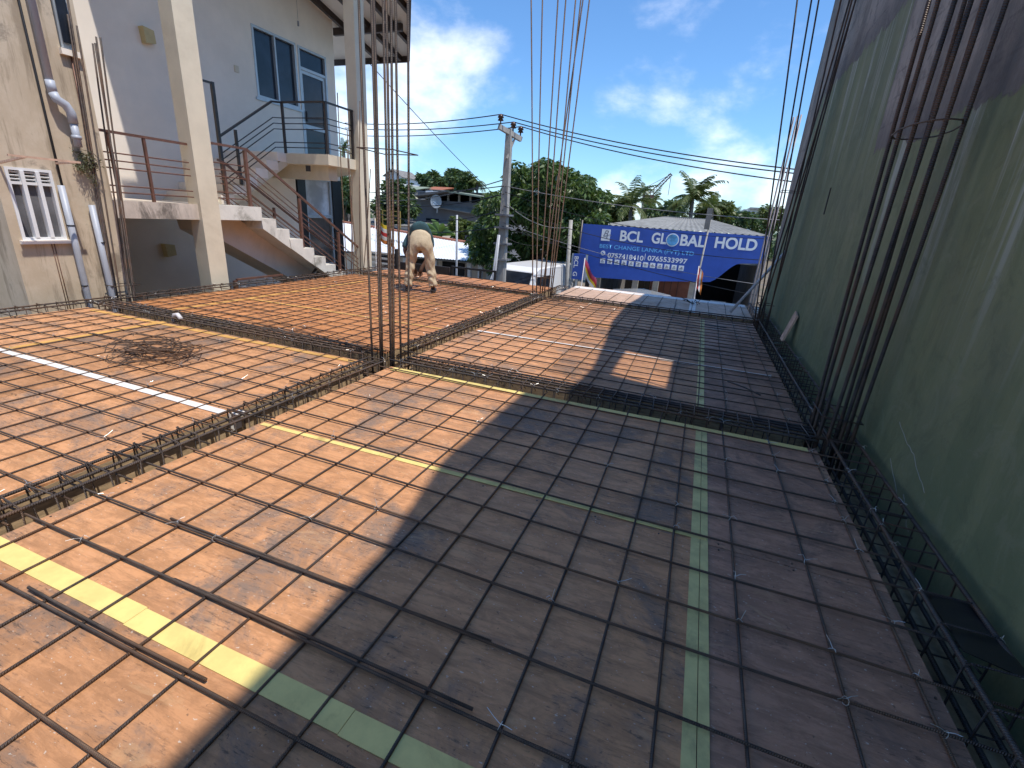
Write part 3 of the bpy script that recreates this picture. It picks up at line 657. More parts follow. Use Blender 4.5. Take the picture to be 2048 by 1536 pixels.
# window
w = MB(); fx0, fx1 = HW-.10, HW-.03
def frame(mb, y0, y1, z0, z1, t, x0=fx0, x1=fx1):
    mb.box(x0, x1, y0, y1, z0, z0+t); mb.box(x0, x1, y0, y1, z1-t, z1); mb.box(x0, x1, y0, y0+t, z0+t, z1-t); mb.box(x0, x1, y1-t, y1, z0+t, z1-t)
wn = B(HW-.02, HW+.03, WIN[0]-.05, WIN[1]+.05, WIN[2]-.05, WIN[2]).build('window', 'alu', house)
mb = MB(); frame(mb, WIN[0], WIN[1], WIN[2], WIN[3], .05, HW-.1, HW+.012); mb.box(HW-.09, HW+.006, 9.46, 9.50, WIN[2]+.05, WIN[3]-.05); mb.build('window_frame', 'alu', wn)
for a, b_ in ((WIN[0]+.05, 9.46), (9.50, WIN[1]-.05)): B(HW-.07, HW-.06, a, b_, WIN[2]+.05, WIN[3]-.05).build('pane', 'glass', wn)
dr = MB(); frame(dr, DOR[0], DOR[1], DOR[2], DOR[3], .05, HW-.1, HW+.014); dr.box(HW-.09, HW+.008, DOR[0]+.05, DOR[1]-.05, 4.28, 4.34); dro = dr.build('door', 'alu', house)
mb = MB(); frame(mb, DOR[0]+.05, DOR[1]-.05, DOR[2]+.05, 4.28, .07, HW-.08, HW-.02); mb.box(HW-.08, HW-.02, DOR[0]+.12, DOR[1]-.12, 3.05, 3.14); mb.build('door_leaf_frame', 'alu', dro)
B(HW-.06, HW-.05, DOR[0]+.12, DOR[1]-.12, DOR[2]+.12, 4.21).build('pane', 'glass', dro); B(HW-.06, HW-.05, DOR[0]+.05, DOR[1]-.05, 4.34, 4.70).build('pane', 'glass', dro)
B(HW-.01, HW+.03, DOR[0]+.13, DOR[0]+.17, 3.2, 3.42).build('door_handle', 'metal_black', dro)
# lower door with black panels
ld = B(HW-.15, HW+.02, 9.80, 10.06, GZ+.2, 1.95).box(HW-.15, HW+.025, 11.02, 11.36, GZ+.2, 1.95).build('shop_door', 'black_sheet', house)
mb = MB(); frame(mb, 10.06, 11.02, GZ+.25, 1.95, .06, HW-.12, HW-.01); mb.box(HW-.12, HW-.012, 10.12, 10.96, .98, 1.06); mb.box(HW-.12, HW-.012, 10.12, 10.96, -.25, -.18); mb.build('door_frame', 'alu', ld)
B(HW-.08, HW-.07, 10.12, 10.96, 1.06, 1.89).build('fanlight', 'screen_white', ld)
B(HW-.08, HW-.07, 10.12, 10.96, -.18, .98).build('pane', 'glass_brown', ld)
B(HW-.08, HW-.07, 10.12, 10.96, GZ+.31, -.25).build('kick_panel', 'white_paint', ld)
# columns
for (x0, x1, y0, y1, zt) in ((-7.24, -6.99, 5.30, 5.60, 6.9), (-7.21, -6.965, 8.96, 9.26, 6.06)):
    B(x0, x1, y0, y1, GZ, zt).build('column', 'plaster_cream', house)
# mid landing / gallery slab and upper landing
ml = B(HW, -7.05, 3.2, 5.30, 1.0, 1.215).box(HW, -7.245, 5.30, 5.60, 1.0, 1.215).box(HW, -7.05, 5.60, 6.41, 1.0, 1.215).build('gallery_slab', 'edge_mould', house)
ul = MB().prism([(HW, 8.13), (-7.05, 8.13), (-7.05, 8.955), (-7.215, 8.955), (-7.215, 9.27), (-7.05, 9.27), (-7.05, 9.34), (HW, 11.36)], 2, 2.06, 2.25).build('landing_slab', 'plaster_cream', house)
B(HW, -7.25, 8.35, 8.6, 1.80, 2.06).build('landing_beam', 'plaster_cream', house)
B(-7.62, -7.5, 8.125, 8.13, 1.93, 2.04).build('junction_box', 'metal_black', house)
# lower flight: waist slab and steps (outer face X = -7.05)
NS, RI, GO = 14, .1743, .29
def lower_profile():
    pts = []
    y, z = 6.41, 1.215
    for i in range(NS):
        pts.append((y, z)); z -= RI; pts.append((y, z)); y += GO
    return pts
fl = thing
mb = MB()
st = house
waist = [(5.62, .985), (6.10, .985), (6.41, .985-.0)]
mb.prism([(5.62, 1.0), (6.28, 1.0), (6.28+11*GO, 1.0-11*RI), (6.28+11*GO, .68-11*RI), (5.66, .80)], 0, -8.02, -7.42).build('stair_waist', 'plaster_grey', house)
for i in range(12):
    y0, zt = 6.41+GO*i, 1.215-RI*(i+1)
    wt = lambda y: 1.0-(y-6.28)*RI/GO
    MB().prism([(y0, zt), (y0+GO+.02, zt), (y0+GO+.02, wt(y0+GO)-.05), (y0+.02, wt(y0)-.05)], 0, -8.04, -7.05+random.uniform(-.012, .012)).build('step', 'step_white', house)
B(-7.6, -7.045, 5.605, 6.43, 1.005, 1.222).build('landing_edge', 'step_white', house)
# upper flight
for i in range(6):
    y0, zt = 6.55+.27*i, 1.215+.1725*(i+1)
    B(HW+.002, -8.10, y0, y0+.275, zt-.17, zt-.001*i).build('step', 'plaster_white', house)
MB().prism([(6.45, 1.215), (6.82, 1.22), (8.2, 2.055), (8.2, 2.2), (6.55, 1.3)], 0, HW+.003, -8.105).build('stair_waist', 'plaster_cream', house)
# railings
def railing(pts, posts, h, n, mat, pw=.035):
    rl = MB()
    for a, b_ in zip(pts, pts[1:]): rl.bar(Vector(a)+Vector((0, 0, h)), Vector(b_)+Vector((0, 0, h)), .045, .03)
    o = rl.build('railing', mat, house)
    for p in posts:
        bm_ = MB().bar((p[0], p[1], p[2]-.02), (p[0], p[1], p[2]+h-.012), pw, pw); bm_.build('post', mat, o)
    fr = [.12, .22, .48, .59, .70] if n == 5 else [.15, .3, .45, .6, .75, .88][:n]
    for k in fr:
        mb = MB(); mb.tube([Vector(a)+Vector((0, 0, h*k)) for a in pts], .009, 5); mb.build('bar', mat, o)
    return o
railing([(-7.08, 4.0, 1.215), (-7.08, 5.28, 1.215)], [(-7.08, 4.7, 1.215), (-7.08, 4.28, 1.215)], .80, 5, 'metal_brown', .032)
railing([(-7.10, 5.62, 1.22), (-7.10, 6.30, 1.22), (-7.10, 9.0, 1.22-2.7*RI/GO)], [(-7.10, 6.27, 1.21), (-7.10, 7.35, .55), (-7.1, 8.35, -.05)], .87, 5, 'metal_brown', .045)
railing([(-8.0, 6.50, 1.22), (-8.0, 6.62, 1.18), (-8.0, 9.2, 1.18-2.58*RI/GO)], [(-8.0, 6.6, 1.2), (-8.0, 7.6, .5)], .72, 5, 'metal_brown', .04)
railing([(-8.15, 6.70, 1.42), (-8.15, 7.93, 2.22), (-8.15, 8.15, 2.25), (-7.09, 8.17, 2.25), (-7.09, 8.95, 2.25)], [(-8.15, 7.05, 1.6), (-8.12, 8.15, 2.25), (-7.09, 8.17, 2.25), (-7.09, 8.92, 2.25)], .90, 5, 'metal_black', .04)
gp = MB().bar((-8.15, 6.70, 1.22), (-8.15, 6.70, 3.15), .05, .05).bar((-8.15, 6.40, 3.13), (-8.15, 6.72, 3.13), .04, .03).bar((-8.15, 6.42, 1.22), (-8.15, 6.42, 3.13), .03, .03).build('stair_gate_post', 'metal_black', house)
railing([(-7.0, 5.75, -.75), (-7.0, 6.7, -.75)], [(-7.0, 5.72, -.75)], .83, 3, 'metal_brown', .05)
railing([(-7.15, 7.15, -.55), (-7.15, 7.75, 0.0), (-7.15, 8.7, -.45)], [(-7.15, 7.68, -.1)], .14, 2, 'metal_black', .05)
# lamps, switch box, bulb
for (y, z) in ((6.62, 3.84), (6.37, .32)):
    l = MB().prism([(y-.08, z+.12), (y+.10, z+.10), (y+.11, z-.09), (y-.06, z-.12)], 0, HW, HW+.12).build('wall_lamp', 'lamp_cream', house)
B(HW, HW+.02, 8.36, 8.46, 3.76, 3.88).build('switch_plate', 'plaster_cream', house)
B(HW, HW+.04, 7.18, 7.24, 2.68, 2.86).build('meter_box', 'metal_black', house)
p = atX(596, 42, HW+.6); T([(p.x, p.y, p.z+1.3), (p.x, p.y, p.z)], .004, 4).tube([(p.x, p.y, p.z), (p.x, p.y, p.z-.09)], .02, 7).build('pendant_cable', 'cable_grey', house)
# roof: monopitch falling away, splayed edge
RT = .222
def rz(y): return 5.585-RT*(y-11.37)
def redge(y): return -6.95+.66*(10.89-y)
rp = [(redge(12.95), 12.95), (redge(9.0), 9.0), (-5.6, 6.5), (-6.4, 5.57), (-10.8, 5.57), (-10.8, 12.95)]
mb = MB(); n = len(rp)
vs_ = [(x, y, rz(y)+.02) for x, y in rp]+[(x, y, rz(y)+.14) for x, y in rp]
mb.add(vs_, [tuple(range(n)), tuple(range(2*n-1, n-1, -1))]+[(i, n+i, n+(i+1) % n, (i+1) % n) for i in range(n)])
roof = mb.build('roof', 'soffit', house)
fb = MB()
for (a, b_) in zip(rp[:4], rp[1:4]): fb.bar((a[0], a[1], rz(a[1])+.03), (b_[0], b_[1], rz(b_[1])+.03), .05, .26)
fb.build('fascia', 'wood_dark', roof)
MB().bar((redge(12.95)-.03, 12.95, rz(12.95)-.01), (-11.4, 12.95, rz(12.95)-.01), .05, .22).build('fascia', 'wood_dark', roof)
for i, x in enumerate((-9.25, -8.55, -7.85, -7.15, -6.45)):
    ye = min(12.9, 10.89+(-6.95-x)/.66-.05) if x > -8.3 else 12.9
    MB().bar((x, 5.7, rz(5.7)-.05), (x, ye, rz(ye)-.05), .08, .13).build('rafter', 'wood_dark', roof)
MB().bar((-9.6, 11.55, rz(11.55)-.11), (-7.6, 11.55, rz(11.55)-.11), .09, .16).build('purlin', 'wood_dark', roof)
# ============================================================ OLD BEIGE BUILDING (left foreground)
OX = -7.0
ob = thing('old_building', 'weathered beige building with louvred window and drain pipes, at the left edge', 'building', (OX, 3.5, GZ))
OW = (3.15, 3.56, .75, 1.50)
wall_holes(OX, OX-.22, 3.06, 4.14, GZ, 6.2, [OW, (3.92, 4.07, 2.78, 3.4)]).build('front_wall', 'old_wall', ob)
B(OX-2.2, OX-.22, 3.06, 3.28, GZ, 6.2).build('side_wall', 'old_wall', ob)
B(OX-2.2, OX-.22, 3.98, 4.14, GZ, 6.2).build('side_wall', 'old_wall', ob)
ow = B(OX-.05, OX+.045, OW[0]-.03, OW[1]+.03, OW[2]-.04, OW[2]).build('window', 'plaster_white', ob)
mb = MB(); frame(mb, OW[0], OW[1], OW[2], OW[3], .028, OX-.07, OX+.012)
yy = np.linspace(OW[0], OW[1], 4)
for k in (1, 2): mb.box(OX-.07, OX+.02, yy[k]-.018, yy[k]+.018, OW[2]+.028, OW[3]-.028)
mb.box(OX-.06, OX+.008, OW[0]+.028, OW[1]-.028, 1.33, 1.36); mb.build('window_frame', 'white_paint', ow)
for k in range(3):
    a, b_ = yy[k]+.022, yy[k+1]-.022
    B(OX-.05, OX-.04, a, b_, OW[2]+.03, 1.33).build('pane', 'glass_curtain', ow)
    for j in range(3): MB().slab([(OX-.045, a, 1.37+j*.036), (OX-.045, b_, 1.37+j*.036), (OX+.0, b_, 1.385+j*.036), (OX+.0, a, 1.385+j*.036)], .006).build('louvre', 'white_paint', ow)
B(OX-.2, OX-.19, OW[0]-.02, OW[1]+.02, OW[2], OW[3]).build('dark_backing', 'shade_inside', ow)
# window hood bars
mb = MB(); mb.bar((OX+.02, 3.12, 1.53), (OX+.42, 3.16, 1.60), .02, .02).bar((OX+.42, 3.02, 1.60), (OX+.42, 3.64, 1.60), .02, .02).bar((OX+.02, 3.62, 1.58), (OX+.42, 3.6, 1.60), .02, .02); mb.build('hood_bar', 'plank_pale', ob)
# upper window sash
uw = B(OX-.04, OX+.05, 3.90, 4.09, 2.72, 2.78).build('window', 'plaster_white', ob)
MB().slab([(OX+.01, 3.93, 2.79), (OX+.01, 4.06, 2.79), (OX+.03, 4.06, 3.4), (OX+.03, 3.93, 3.4)], .03).build('sash', 'alu', uw)
B(OX+.035, OX+.04, 3.945, 4.045, 2.84, 3.4).build('pane', 'glass', uw)
# drain pipes
def pipe(pts, r, mat='pipe_grey', name='drain_pipe'):
    o = T(pts, r, 12).build(name, mat, ob, True); return o
p1 = pipe([(OX+.07, 3.70, 6.2), (OX+.07, 3.71, 2.42)], .035)
pc = T([(OX+.07, 3.71, 2.42), (OX+.07, 3.715, 2.30)], .043, 12).build('collar', 'pipe_grey', p1, True)
T([(OX+.07, 3.715, 2.30), (OX+.085, 3.73, 2.24), (OX+.09, 3.80, 2.20), (OX+.085, 3.84, 2.13), (OX+.08, 3.845, 2.02)], .045, 12).build('elbow', 'pipe_grey', p1, True)
T([(OX+.08, 3.845, 2.02), (OX+.08, 3.845, 1.78)], .037, 12).tube([(OX+.08, 3.845, 1.90), (OX+.08, 3.845, 1.86)], .046, 12).build('joint', 'pipe_grey', p1, True)
p2 = pipe([(OX+.05, 3.60, 1.35), (OX+.05, 3.61, .5), (OX+.05, 3.62, GZ)], .033)
for z in (.92, .22): T([(OX+.05, 3.605, z), (OX+.05, 3.605, z-.015)], .036, 12).build('collar', 'cable', p2, True)
p3 = pipe([(OX+.06, 3.86, 1.15), (OX+.06, 3.87, .4), (OX+.06, 3.88, GZ)], .033)
for z in (.72, .18): T([(OX+.06, 3.84, z), (OX+.10, 3.87, z-.006), (OX+.06, 3.92, z)], .008, 6).build('pipe_clip', 'metal_black', p3, True)
pipe([(OX+.02, 3.62, 6.2), (OX+.02, 3.625, 2.2), (OX+.02, 3.63, 1.0)], .011, 'cable', 'black_conduit')
pipe([(OX+.015, 4.0, 2.75), (OX+.015, 3.99, 1.6), (OX+.02, 3.95, 1.2)], .009, 'metal_brown', 'rusty_conduit')
for y in (3.40, 3.425): pipe([(OX+.006, y, .72), (OX+.006, y+.002, -.1)], .004, 'metal_brown', 'thin_cable')
# plant growing from the wall
pl = thing('wall_plant', 'straggly weed growing out of the old beige wall beside the drain pipe', 'plant', (OX, 3.85, 1.55))
sm = MB(); lm = MB()
for i in range(26):
    a = Vector((OX+.02, 3.84+random.uniform(-.05, .1), 1.62+random.uniform(-.08, .15))); L = random.uniform(.1, .34)
    e = a+Vector((random.uniform(.02, .12), random.uniform(-.06, .13), -L*random.uniform(.2, 1.1)+random.uniform(0, .1)))
    sm.tube([a, (a+e)/2+Vector((.03, 0, .03)), e], .003, 4)
    for k in range(26):
        q = a.lerp(e, random.random())+Vector((random.uniform(-.01, .04), random.uniform(-.03, .03), random.uniform(-.03, .03))); s_ = random.uniform(.008, .018)
        u = Vector(rng.normal(size=3)).normalized(); v_ = u.orthogonal().normalized()
        lm.add([q, q+u*s_+v_*s_*.4, q+u*s_*2, q+u*s_-v_*s_*.4], [(0, 1, 2, 3)])
sm.build('stem', 'bark', pl); lm.build('foliage', 'weed', pl, fix=False)
# ============================================================ WORKER
def skin_mesh(nodes, edges, sub=2, root=0):
    me = bpy.data.meshes.new('tmp'); me.from_pydata([n_[0] for n_ in nodes], edges, [])
    o = bpy.data.objects.new('tmp', me); col.objects.link(o)
    o.modifiers.new('skin', 'SKIN'); sv = me.skin_vertices[0].data
    for i, n_ in enumerate(nodes):
        r = n_[1]; sv[i].radius = r if isinstance(r, tuple) else (r, r); sv[i].use_root = (i == root)
    o.modifiers.new('sub', 'SUBSURF').levels = sub
    dg = bpy.context.evaluated_depsgraph_get(); dg.update()
    out = bpy.data.meshes.new_from_object(o.evaluated_get(dg)); bpy.data.objects.remove(o)
    out.polygons.foreach_set('use_smooth', [True]*len(out.polygons)); return out
pb = atZ(841, 579, .04)
PYAW = .56
per = thing('person', 'worker in khaki trousers and teal shirt bending down to tie bars on the orange bay', 'person', (pb.x, pb.y, .04))
nodes = [((0, -.04, .84), .14), ((0, .12, .93), .13), ((0, .30, .92), .14), ((0, .46, .86), .15), ((0, .58, .78), .06), ((0, .66, .70), .085), ((0, .72, .62), .095), ((0, .76, .54), .07),
         ((-.12, -.03, .76), .10), ((-.19, .02, .44), .065), ((-.225, -.02, .10), .042), ((-.23, -.02, .03), .038), ((-.24, .11, .02), .034), ((-.24, .19, .012), .022),
         ((.12, -.03, .76), .10), ((.19, .02, .44), .065), ((.225, -.02, .10), .042), ((.23, -.02, .03), .038), ((.25, .11, .02), .034), ((.26, .19, .012), .022),
         ((-.17, .48, .82), .065), ((-.30, .40, .60), .045), ((-.16, .42, .36), .035), ((-.09, .43, .27), .034),
         ((.17, .50, .80), .065), ((.20, .52, .54), .045), ((.06, .46, .36), .035), ((.0, .44, .27), .034)]
edges = [(0, 1), (1, 2), (2, 3), (3, 4), (4, 5), (5, 6), (6, 7), (0, 8), (8, 9), (9, 10), (10, 11), (11, 12), (12, 13), (0, 14), (14, 15), (15, 16), (16, 17), (17, 18), (18, 19), (3, 20), (20, 21), (21, 22), (22, 23), (3, 24), (24, 25), (25, 26), (26, 27)]
for hx, hy, hb in ((-.09, .43, 23), (0., .44, 27)):
    for k, (dx, dy_, L) in enumerate(((-.028, .0, .055), (-.012, .012, .075), (.004, .014, .08), (.018, .008, .07), (.036, -.015, .05))):
        a = len(nodes); nodes += [((hx+dx, hy+dy_, .23), .010), ((hx+dx*1.2, hy+dy_+.01, .23-L*.55), .0085), ((hx+dx*1.1-.008, hy+dy_+.0, .23-L), .007)]
        edges += [(hb, a), (a, a+1), (a+1, a+2)]
def add_me(name, me, mat, parent):
    me.materials.clear(); me.materials.append(MATS[mat]); o = bpy.data.objects.new(name, me); col.objects.link(o); o.parent = parent; return o
add_me('body', skin_mesh(nodes, edges), 'skin_dark', per)
tn = [((0, -.03, .85), (.185, .165)), ((0, .08, .93), (.17, .155)), ((-.115, -.03, .74), .128), ((-.155, -.01, .58), .105), ((-.18, .02, .44), .094), ((-.2, -.01, .27), .086), ((-.225, -.03, .10), .082), ((-.23, -.03, .055), .088),
      ((.115, -.03, .74), .128), ((.155, -.01, .58), .105), ((.18, .02, .44), .094), ((.2, -.01, .27), .086), ((.225, -.03, .10), .082), ((.23, -.03, .055), .088)]
te = [(0, 1), (0, 2), (2, 3), (3, 4), (4, 5), (5, 6), (6, 7), (0, 8), (8, 9), (9, 10), (10, 11), (11, 12), (12, 13)]
me = skin_mesh(tn, te, 3)
for v in me.vertices:   # folds in the cloth
    c = v.co; k = .012*math.sin(c.z*38+c.x*34+math.sin(c.y*26+c.z*9)*2.4)*math.sin(c.x*23+c.z*7+c.y*13)+.007*math.sin(c.z*21-c.x*60+c.y*33)
    v.co += v.normal*k*(1 if c.z < .72 else .4)
add_me('trousers', me, 'khaki', per)
bpk = MB().bar((-.10, -.196, .80), (-.10, -.196, .90), .10, .012, (0, 1, 0)); 
sn = [((0, .03, .935), (.178, .162)), ((0, .10, .95), (.18, .16)), ((0, .28, .94), (.185, .16)), ((0, .46, .86), (.19, .16)), ((0, .56, .79), .09), ((-.19, .48, .82), .085), ((-.27, .43, .68), .075), ((-.29, .41, .62), .078), ((.19, .50, .80), .085), ((.20, .52, .64), .075)]
add_me('shirt', skin_mesh(sn, [(0, 1), (1, 2), (2, 3), (3, 4), (3, 5), (5, 6), (6, 7), (3, 8), (8, 9)], 2), 'shirt_teal', per)
add_me('hair', skin_mesh([((0, .67, .72), .088), ((0, .735, .63), .105)], [(0, 1)], 2), 'hair_black', per)
for s_ in (-1, 1):
    mb = MB().prism([(s_*.235-.045, -.09), (s_*.235+.045, -.09), (s_*.25+.05, .05), (s_*.25+.045, .20), (s_*.25, .225), (s_*.25-.045, .20), (s_*.235-.045, .05)], 2, -.012, .012)
    mb.v = [(x+per.location.x, y+per.location.y, z+per.location.z) for x, y, z in mb.v]; mb.build('sandal', 'rubber', per)
per.rotation_euler = (0, 0, PYAW); per.scale = (.93, .97, 1.04)
# ============================================================ STREET
# --- concrete utility pole
PY = 13.5
pt = at(1019, 258, PY); pbm = at(1001, 556, PY)
px_, pz_ = pt.x, pt.z
pole = thing('utility_pole', 'weathered concrete power pole with crossarm and three insulators before the tree', 'utility pole', (px_, PY, GZ))
xb_ = pbm.x
sp = [(xb_+(px_-xb_)*t, PY, GZ+(pz_-GZ)*t) for t in np.linspace(0, 1, 6)]
mb = MB()
for i in range(5):
    w0, w1 = .145-.014*i, .145-.014*(i+1); a, b_ = sp[i], sp[i+1]
    mb.add([(a[0]-w0, PY-w0, a[2]), (a[0]+w0, PY-w0, a[2]), (a[0]+w0, PY+w0, a[2]), (a[0]-w0, PY+w0, a[2]), (b_[0]-w1, PY-w1, b_[2]), (b_[0]+w1, PY-w1, b_[2]), (b_[0]+w1, PY+w1, b_[2]), (b_[0]-w1, PY+w1, b_[2])], [(0, 1, 5, 4), (1, 2, 6, 5), (2, 3, 7, 6), (3, 0, 4, 7)]+([(4, 5, 6, 7)] if i == 4 else []))
mb.build('post', 'concrete', pole)
ca, cb = at(998, 253, PY-.3), at(1042, 279, PY+.3)
MB().bar(ca, cb, .11, .12).build('crossarm', 'concrete', pole)
INS = []
for (x, y, t) in ((1002, 240, .06), (1028, 252, .62), (1042, 268, .96)):
    b0 = ca.lerp(cb, t)+Vector((0, 0, .05)); top = b0+Vector((0, 0, .26)); INS.append(top)
    T([b0, b0+Vector((0, 0, .10)), b0+Vector((0, 0, .11)), b0+Vector((0, 0, .17)), b0+Vector((0, 0, .18)), top], [.02, .02, .085, .05, .09, .05], 10).build('insulator', 'insulator', pole, True)
MB().bar((px_+.02, PY-.12, pz_-.75), ca.lerp(cb, .75), .04, .04).build('brace', 'concrete', pole)
for dx in (-.30, -.19): T([at(1001, 470, PY-.2)+Vector((dx*.2, 0, 0)), (xb_+dx, PY-.25, GZ)], .035, 8).build('cable_duct', 'pipe_grey', pole, True)
for z in (.1, .55, 1.0, 1.35): B(px_-.22, px_+.2, PY-.2, PY+.2, z, z+.05).build('strap', 'cable_grey', pole)
def cable(a, b, sag, r, label, mat='cable', n=14, group=None):
    a = Vector(a); b = Vector(b)
    pts = [a.lerp(b, t)-Vector((0, 0, 4*sag*t*(1-t))) for t in np.linspace(0, 1, n+1)]
    o = T(pts, r, 5).build('overhead_cable', mat, smooth=True); tag(o, label, 'cable', group); return o
lefts = [(690, 246), (690, 256), (690, 270)]; rights = [(1640, 344), (1640, 352), (1640, 370)]
for i in range(3):
    nm = ('top', 'middle', 'lowest')[i]
    cable(at(*lefts[i], 15.5), INS[i], .12, .014, f'{nm} power line left of the concrete pole crossarm', group='power lines')
    cable(INS[i], at(*rights[i], 12.2), .15, .014, f'{nm} power line right of the concrete pole crossarm', group='power lines')
cable(at(735, 122, 12.5), at(1000, 400, 22), .1, .012, 'thin service cable falling from the white house roof to the far buildings')
low = [((735, 384), (1008, 372), 15, 13.4, .10), ((735, 402), (1008, 388), 15, 13.4, .25), ((735, 420), (1006, 420), 15.5, 13.4, .35), ((735, 440), (1004, 452), 16, 13.4, .3), ((740, 398), (1006, 360), 20, 13.4, .25)]
for i, (a, b_, ya, yb, sg) in enumerate(low): cable(at(*a, ya), at(*b_, yb), sg, .014, ('highest', 'second highest', 'middle', 'lowest', 'longest far reaching')[i]+' of the sagging cables between the white house and the concrete pole', 'cable', group='telephone cables left of the pole')
low2 = [((1010, 372), (1560, 440), .12), ((1010, 384), (1560, 478), .3), ((1008, 412), (1560, 522), .3), ((1006, 445), (1540, 572), .2), ((1004, 452), (1540, 596), .15), ((1004, 470), (1140, 470), .3), ((1006, 400), (1138, 455), .25), ((1006, 420), (1138, 480), .35)]
for i, (a, b_, sg) in enumerate(low2): cable(at(*a, 13.4), at(*b_, 12.4 if b_[0] > 1300 else 13.9), sg, .007 if i % 2 else .009, ('highest cable running right from the concrete pole above the billboard lettering', 'cable from the concrete pole crossing the top row of billboard letters', 'cable from the concrete pole crossing the phone numbers on the billboard', 'cable from the concrete pole crossing the lower edge of the billboard', 'lowest cable running right from the concrete pole below the billboard', 'lowest short cable between the concrete pole and the slim pole', 'highest short cable between the concrete pole and the slim pole', 'middle short cable between the concrete pole and the slim pole')[i], 'cable' if i % 3 else 'cable_grey', group='telephone cables right of the pole')
# second slim pole
def slim_pole(x, ytop, ybot, Y, w, label, mat='concrete', lean=0.):
    a = at(x, ytop, Y); b_ = at(ybot, 560, Y)
    o = MB().tube([(b_.x, Y, GZ), (b_.x+(a.x-b_.x)*.5, Y, (GZ+a.z)/2), (a.x, Y, a.z)], [w*1.25, w*1.1, w], 8).build('street_pole', mat, smooth=True); tag(o, label, 'pole'); return o
slim_pole(1142, 440, 1137, 14.0, .055, 'slim weathered concrete pole left of the blue billboard')
slim_pole(1165, 440, 1150, 15.9, .035, 'thin dark post at the left edge of the blue billboard', 'metal_black')
o = slim_pole(1421, 440, 1390, 14.6, .022, 'thin leaning post crossing the blue billboard', 'concrete')
a = at(1421, 416, 14.6); o = B(a.x-.07, a.x+.07, 14.55, 14.6, a.z-.55, a.z).build('pole_box', 'concrete_dark'); tag(o, 'narrow grey box on top of the thin post before the billboard', 'box')
slim_pole(914, 430, 914, 15.2, .035, 'grey steel post in front of the white corrugated roof', 'pipe_grey')
slim_pole(806, 395, 806, 27, .05, 'far grey post left of the grey concrete building', 'concrete')
# --- billboard
BY = 16.0
tl, tr = at(1167, 447, BY), at(1540, 474, BY)
bz1 = (tl.z+tr.z)/2; bx0 = tl.x-.05; bx1 = 1.75
bb = thing('billboard', 'long blue billboard with white lettering across the street, over a dark shop front', 'billboard', (bx0, BY, GZ))
zb_ = -.40
poly = [(bx0, zb_), (bx0+2.3, zb_+.08), (at(1410, 562, BY).x, zb_+.24)]
c0 = at(1415, 562, BY); c1 = at(1482, 527, BY)
for t in np.linspace(.1, 1, 7): 
    s_ = t*t*(3-2*t); poly.append((c0.x+(c1.x-c0.x)*t, (zb_+.24)+(c1.z-zb_-.24)*s_))
poly += [(bx1, c1.z+.05), (bx1, bz1), (bx0, bz1)]
MB().prism(poly, 1, BY, BY+.12).build('panel', 'board_blue', bb)
MB().box(bx0-.03, bx1+.03, BY+.12, BY+.2, bz1-.12, bz1-.02).box(bx0+.3, bx0+.42, BY+.13, BY+.25, GZ, bz1-.2).build('back_frame', 'metal_black', bb)
def text(body, x, z, h, mat, Y=BY-.006, parent=bb, width=None, bold=.0, rot=0., name='lettering', ext=.004, italic=0):
    cu = bpy.data.curves.new('t', 'FONT'); cu.body = body; cu.size = 1; cu.extrude = .0; cu.offset = bold; cu.align_x = 'LEFT'; cu.shear = italic
    o = bpy.data.objects.new('t', cu); col.objects.link(o); dg = bpy.context.evaluated_depsgraph_get(); dg.update()
    me = bpy.data.meshes.new_from_object(o.evaluated_get(dg)); bpy.data.objects.remove(o)
    co = np.array([v.co[:] for v in me.vertices]); mn, mxx = co.min(0), co.max(0)
    sy = h/(mxx[1]-mn[1]); sx = sy if width is None else width/(mxx[0]-mn[0])
    L = root_of(parent).location
    for v in me.vertices:
        u, w_ = (v.co.x-mn[0])*sx, (v.co.y-mn[1])*sy
        if rot: u, w_ = u*math.cos(rot)-w_*math.sin(rot), u*math.sin(rot)+w_*math.cos(rot)
        v.co = (x+u-L.x, Y-L.y, z+w_-L.z)
    me.materials.clear(); me.materials.append(MATS[mat]); ob_ = bpy.data.objects.new(name, me); col.objects.link(ob_); ob_.parent = parent; return ob_
def bbx(px, py): p = at(px, py, BY); return p.x, p.z
x, z = bbx(1239, 482); x2, _ = bbx(1285, 486); text('BCL', x, z, .33, 'letter_white', width=x2-x, bold=.03)
x, z = bbx(1302, 486.5); x2, _ = bbx(1331, 494); text('GL', x, z, .33, 'letter_white', width=x2-x, bold=.03)
gx, gz = bbx(1345, 480)
mb = MB(); mb.prism([(gx+.195*math.cos(t), gz+.195*math.sin(t)) for t in np.linspace(0, 6.2832, 29)[:-1]], 1, BY-.012, BY-.001); mb.build('globe_rim', 'letter_white', bb)
MB().prism([(gx+.165*math.cos(t), gz+.165*math.sin(t)) for t in np.linspace(0, 6.2832, 29)[:-1]], 1, BY-.018, BY-.0125).build('globe', 'globe', bb)
x, z = bbx(1359, 491); x2, _ = bbx(1408, 499); text('BAL', x, z, .33, 'letter_white', width=x2-x, bold=.03)
x, z = bbx(1428, 496); x2, _ = bbx(1511, 506); text('HOLD', x, z, .34, 'letter_white', width=x2-x, bold=.03)
x, z = bbx(1199, 496); x2, _ = bbx(1387, 513); text('BEST CHANGE LANKA (PVT) LTD', x, z-.03, .16, 'letter_blue', width=x2-x, bold=.016)
x, z = bbx(1215, 512); x2, _ = bbx(1287, 517); text('0757418410', x, z-.05, .155, 'letter_white', width=x2-x, bold=.022)
x, z = bbx(1289, 517); text('|', x, z-.05, .2, 'letter_white')
x, z = bbx(1295, 518); x2, _ = bbx(1374, 526); text('0765533997', x, z-.045, .155, 'letter_white', width=x2-x, bold=.022)
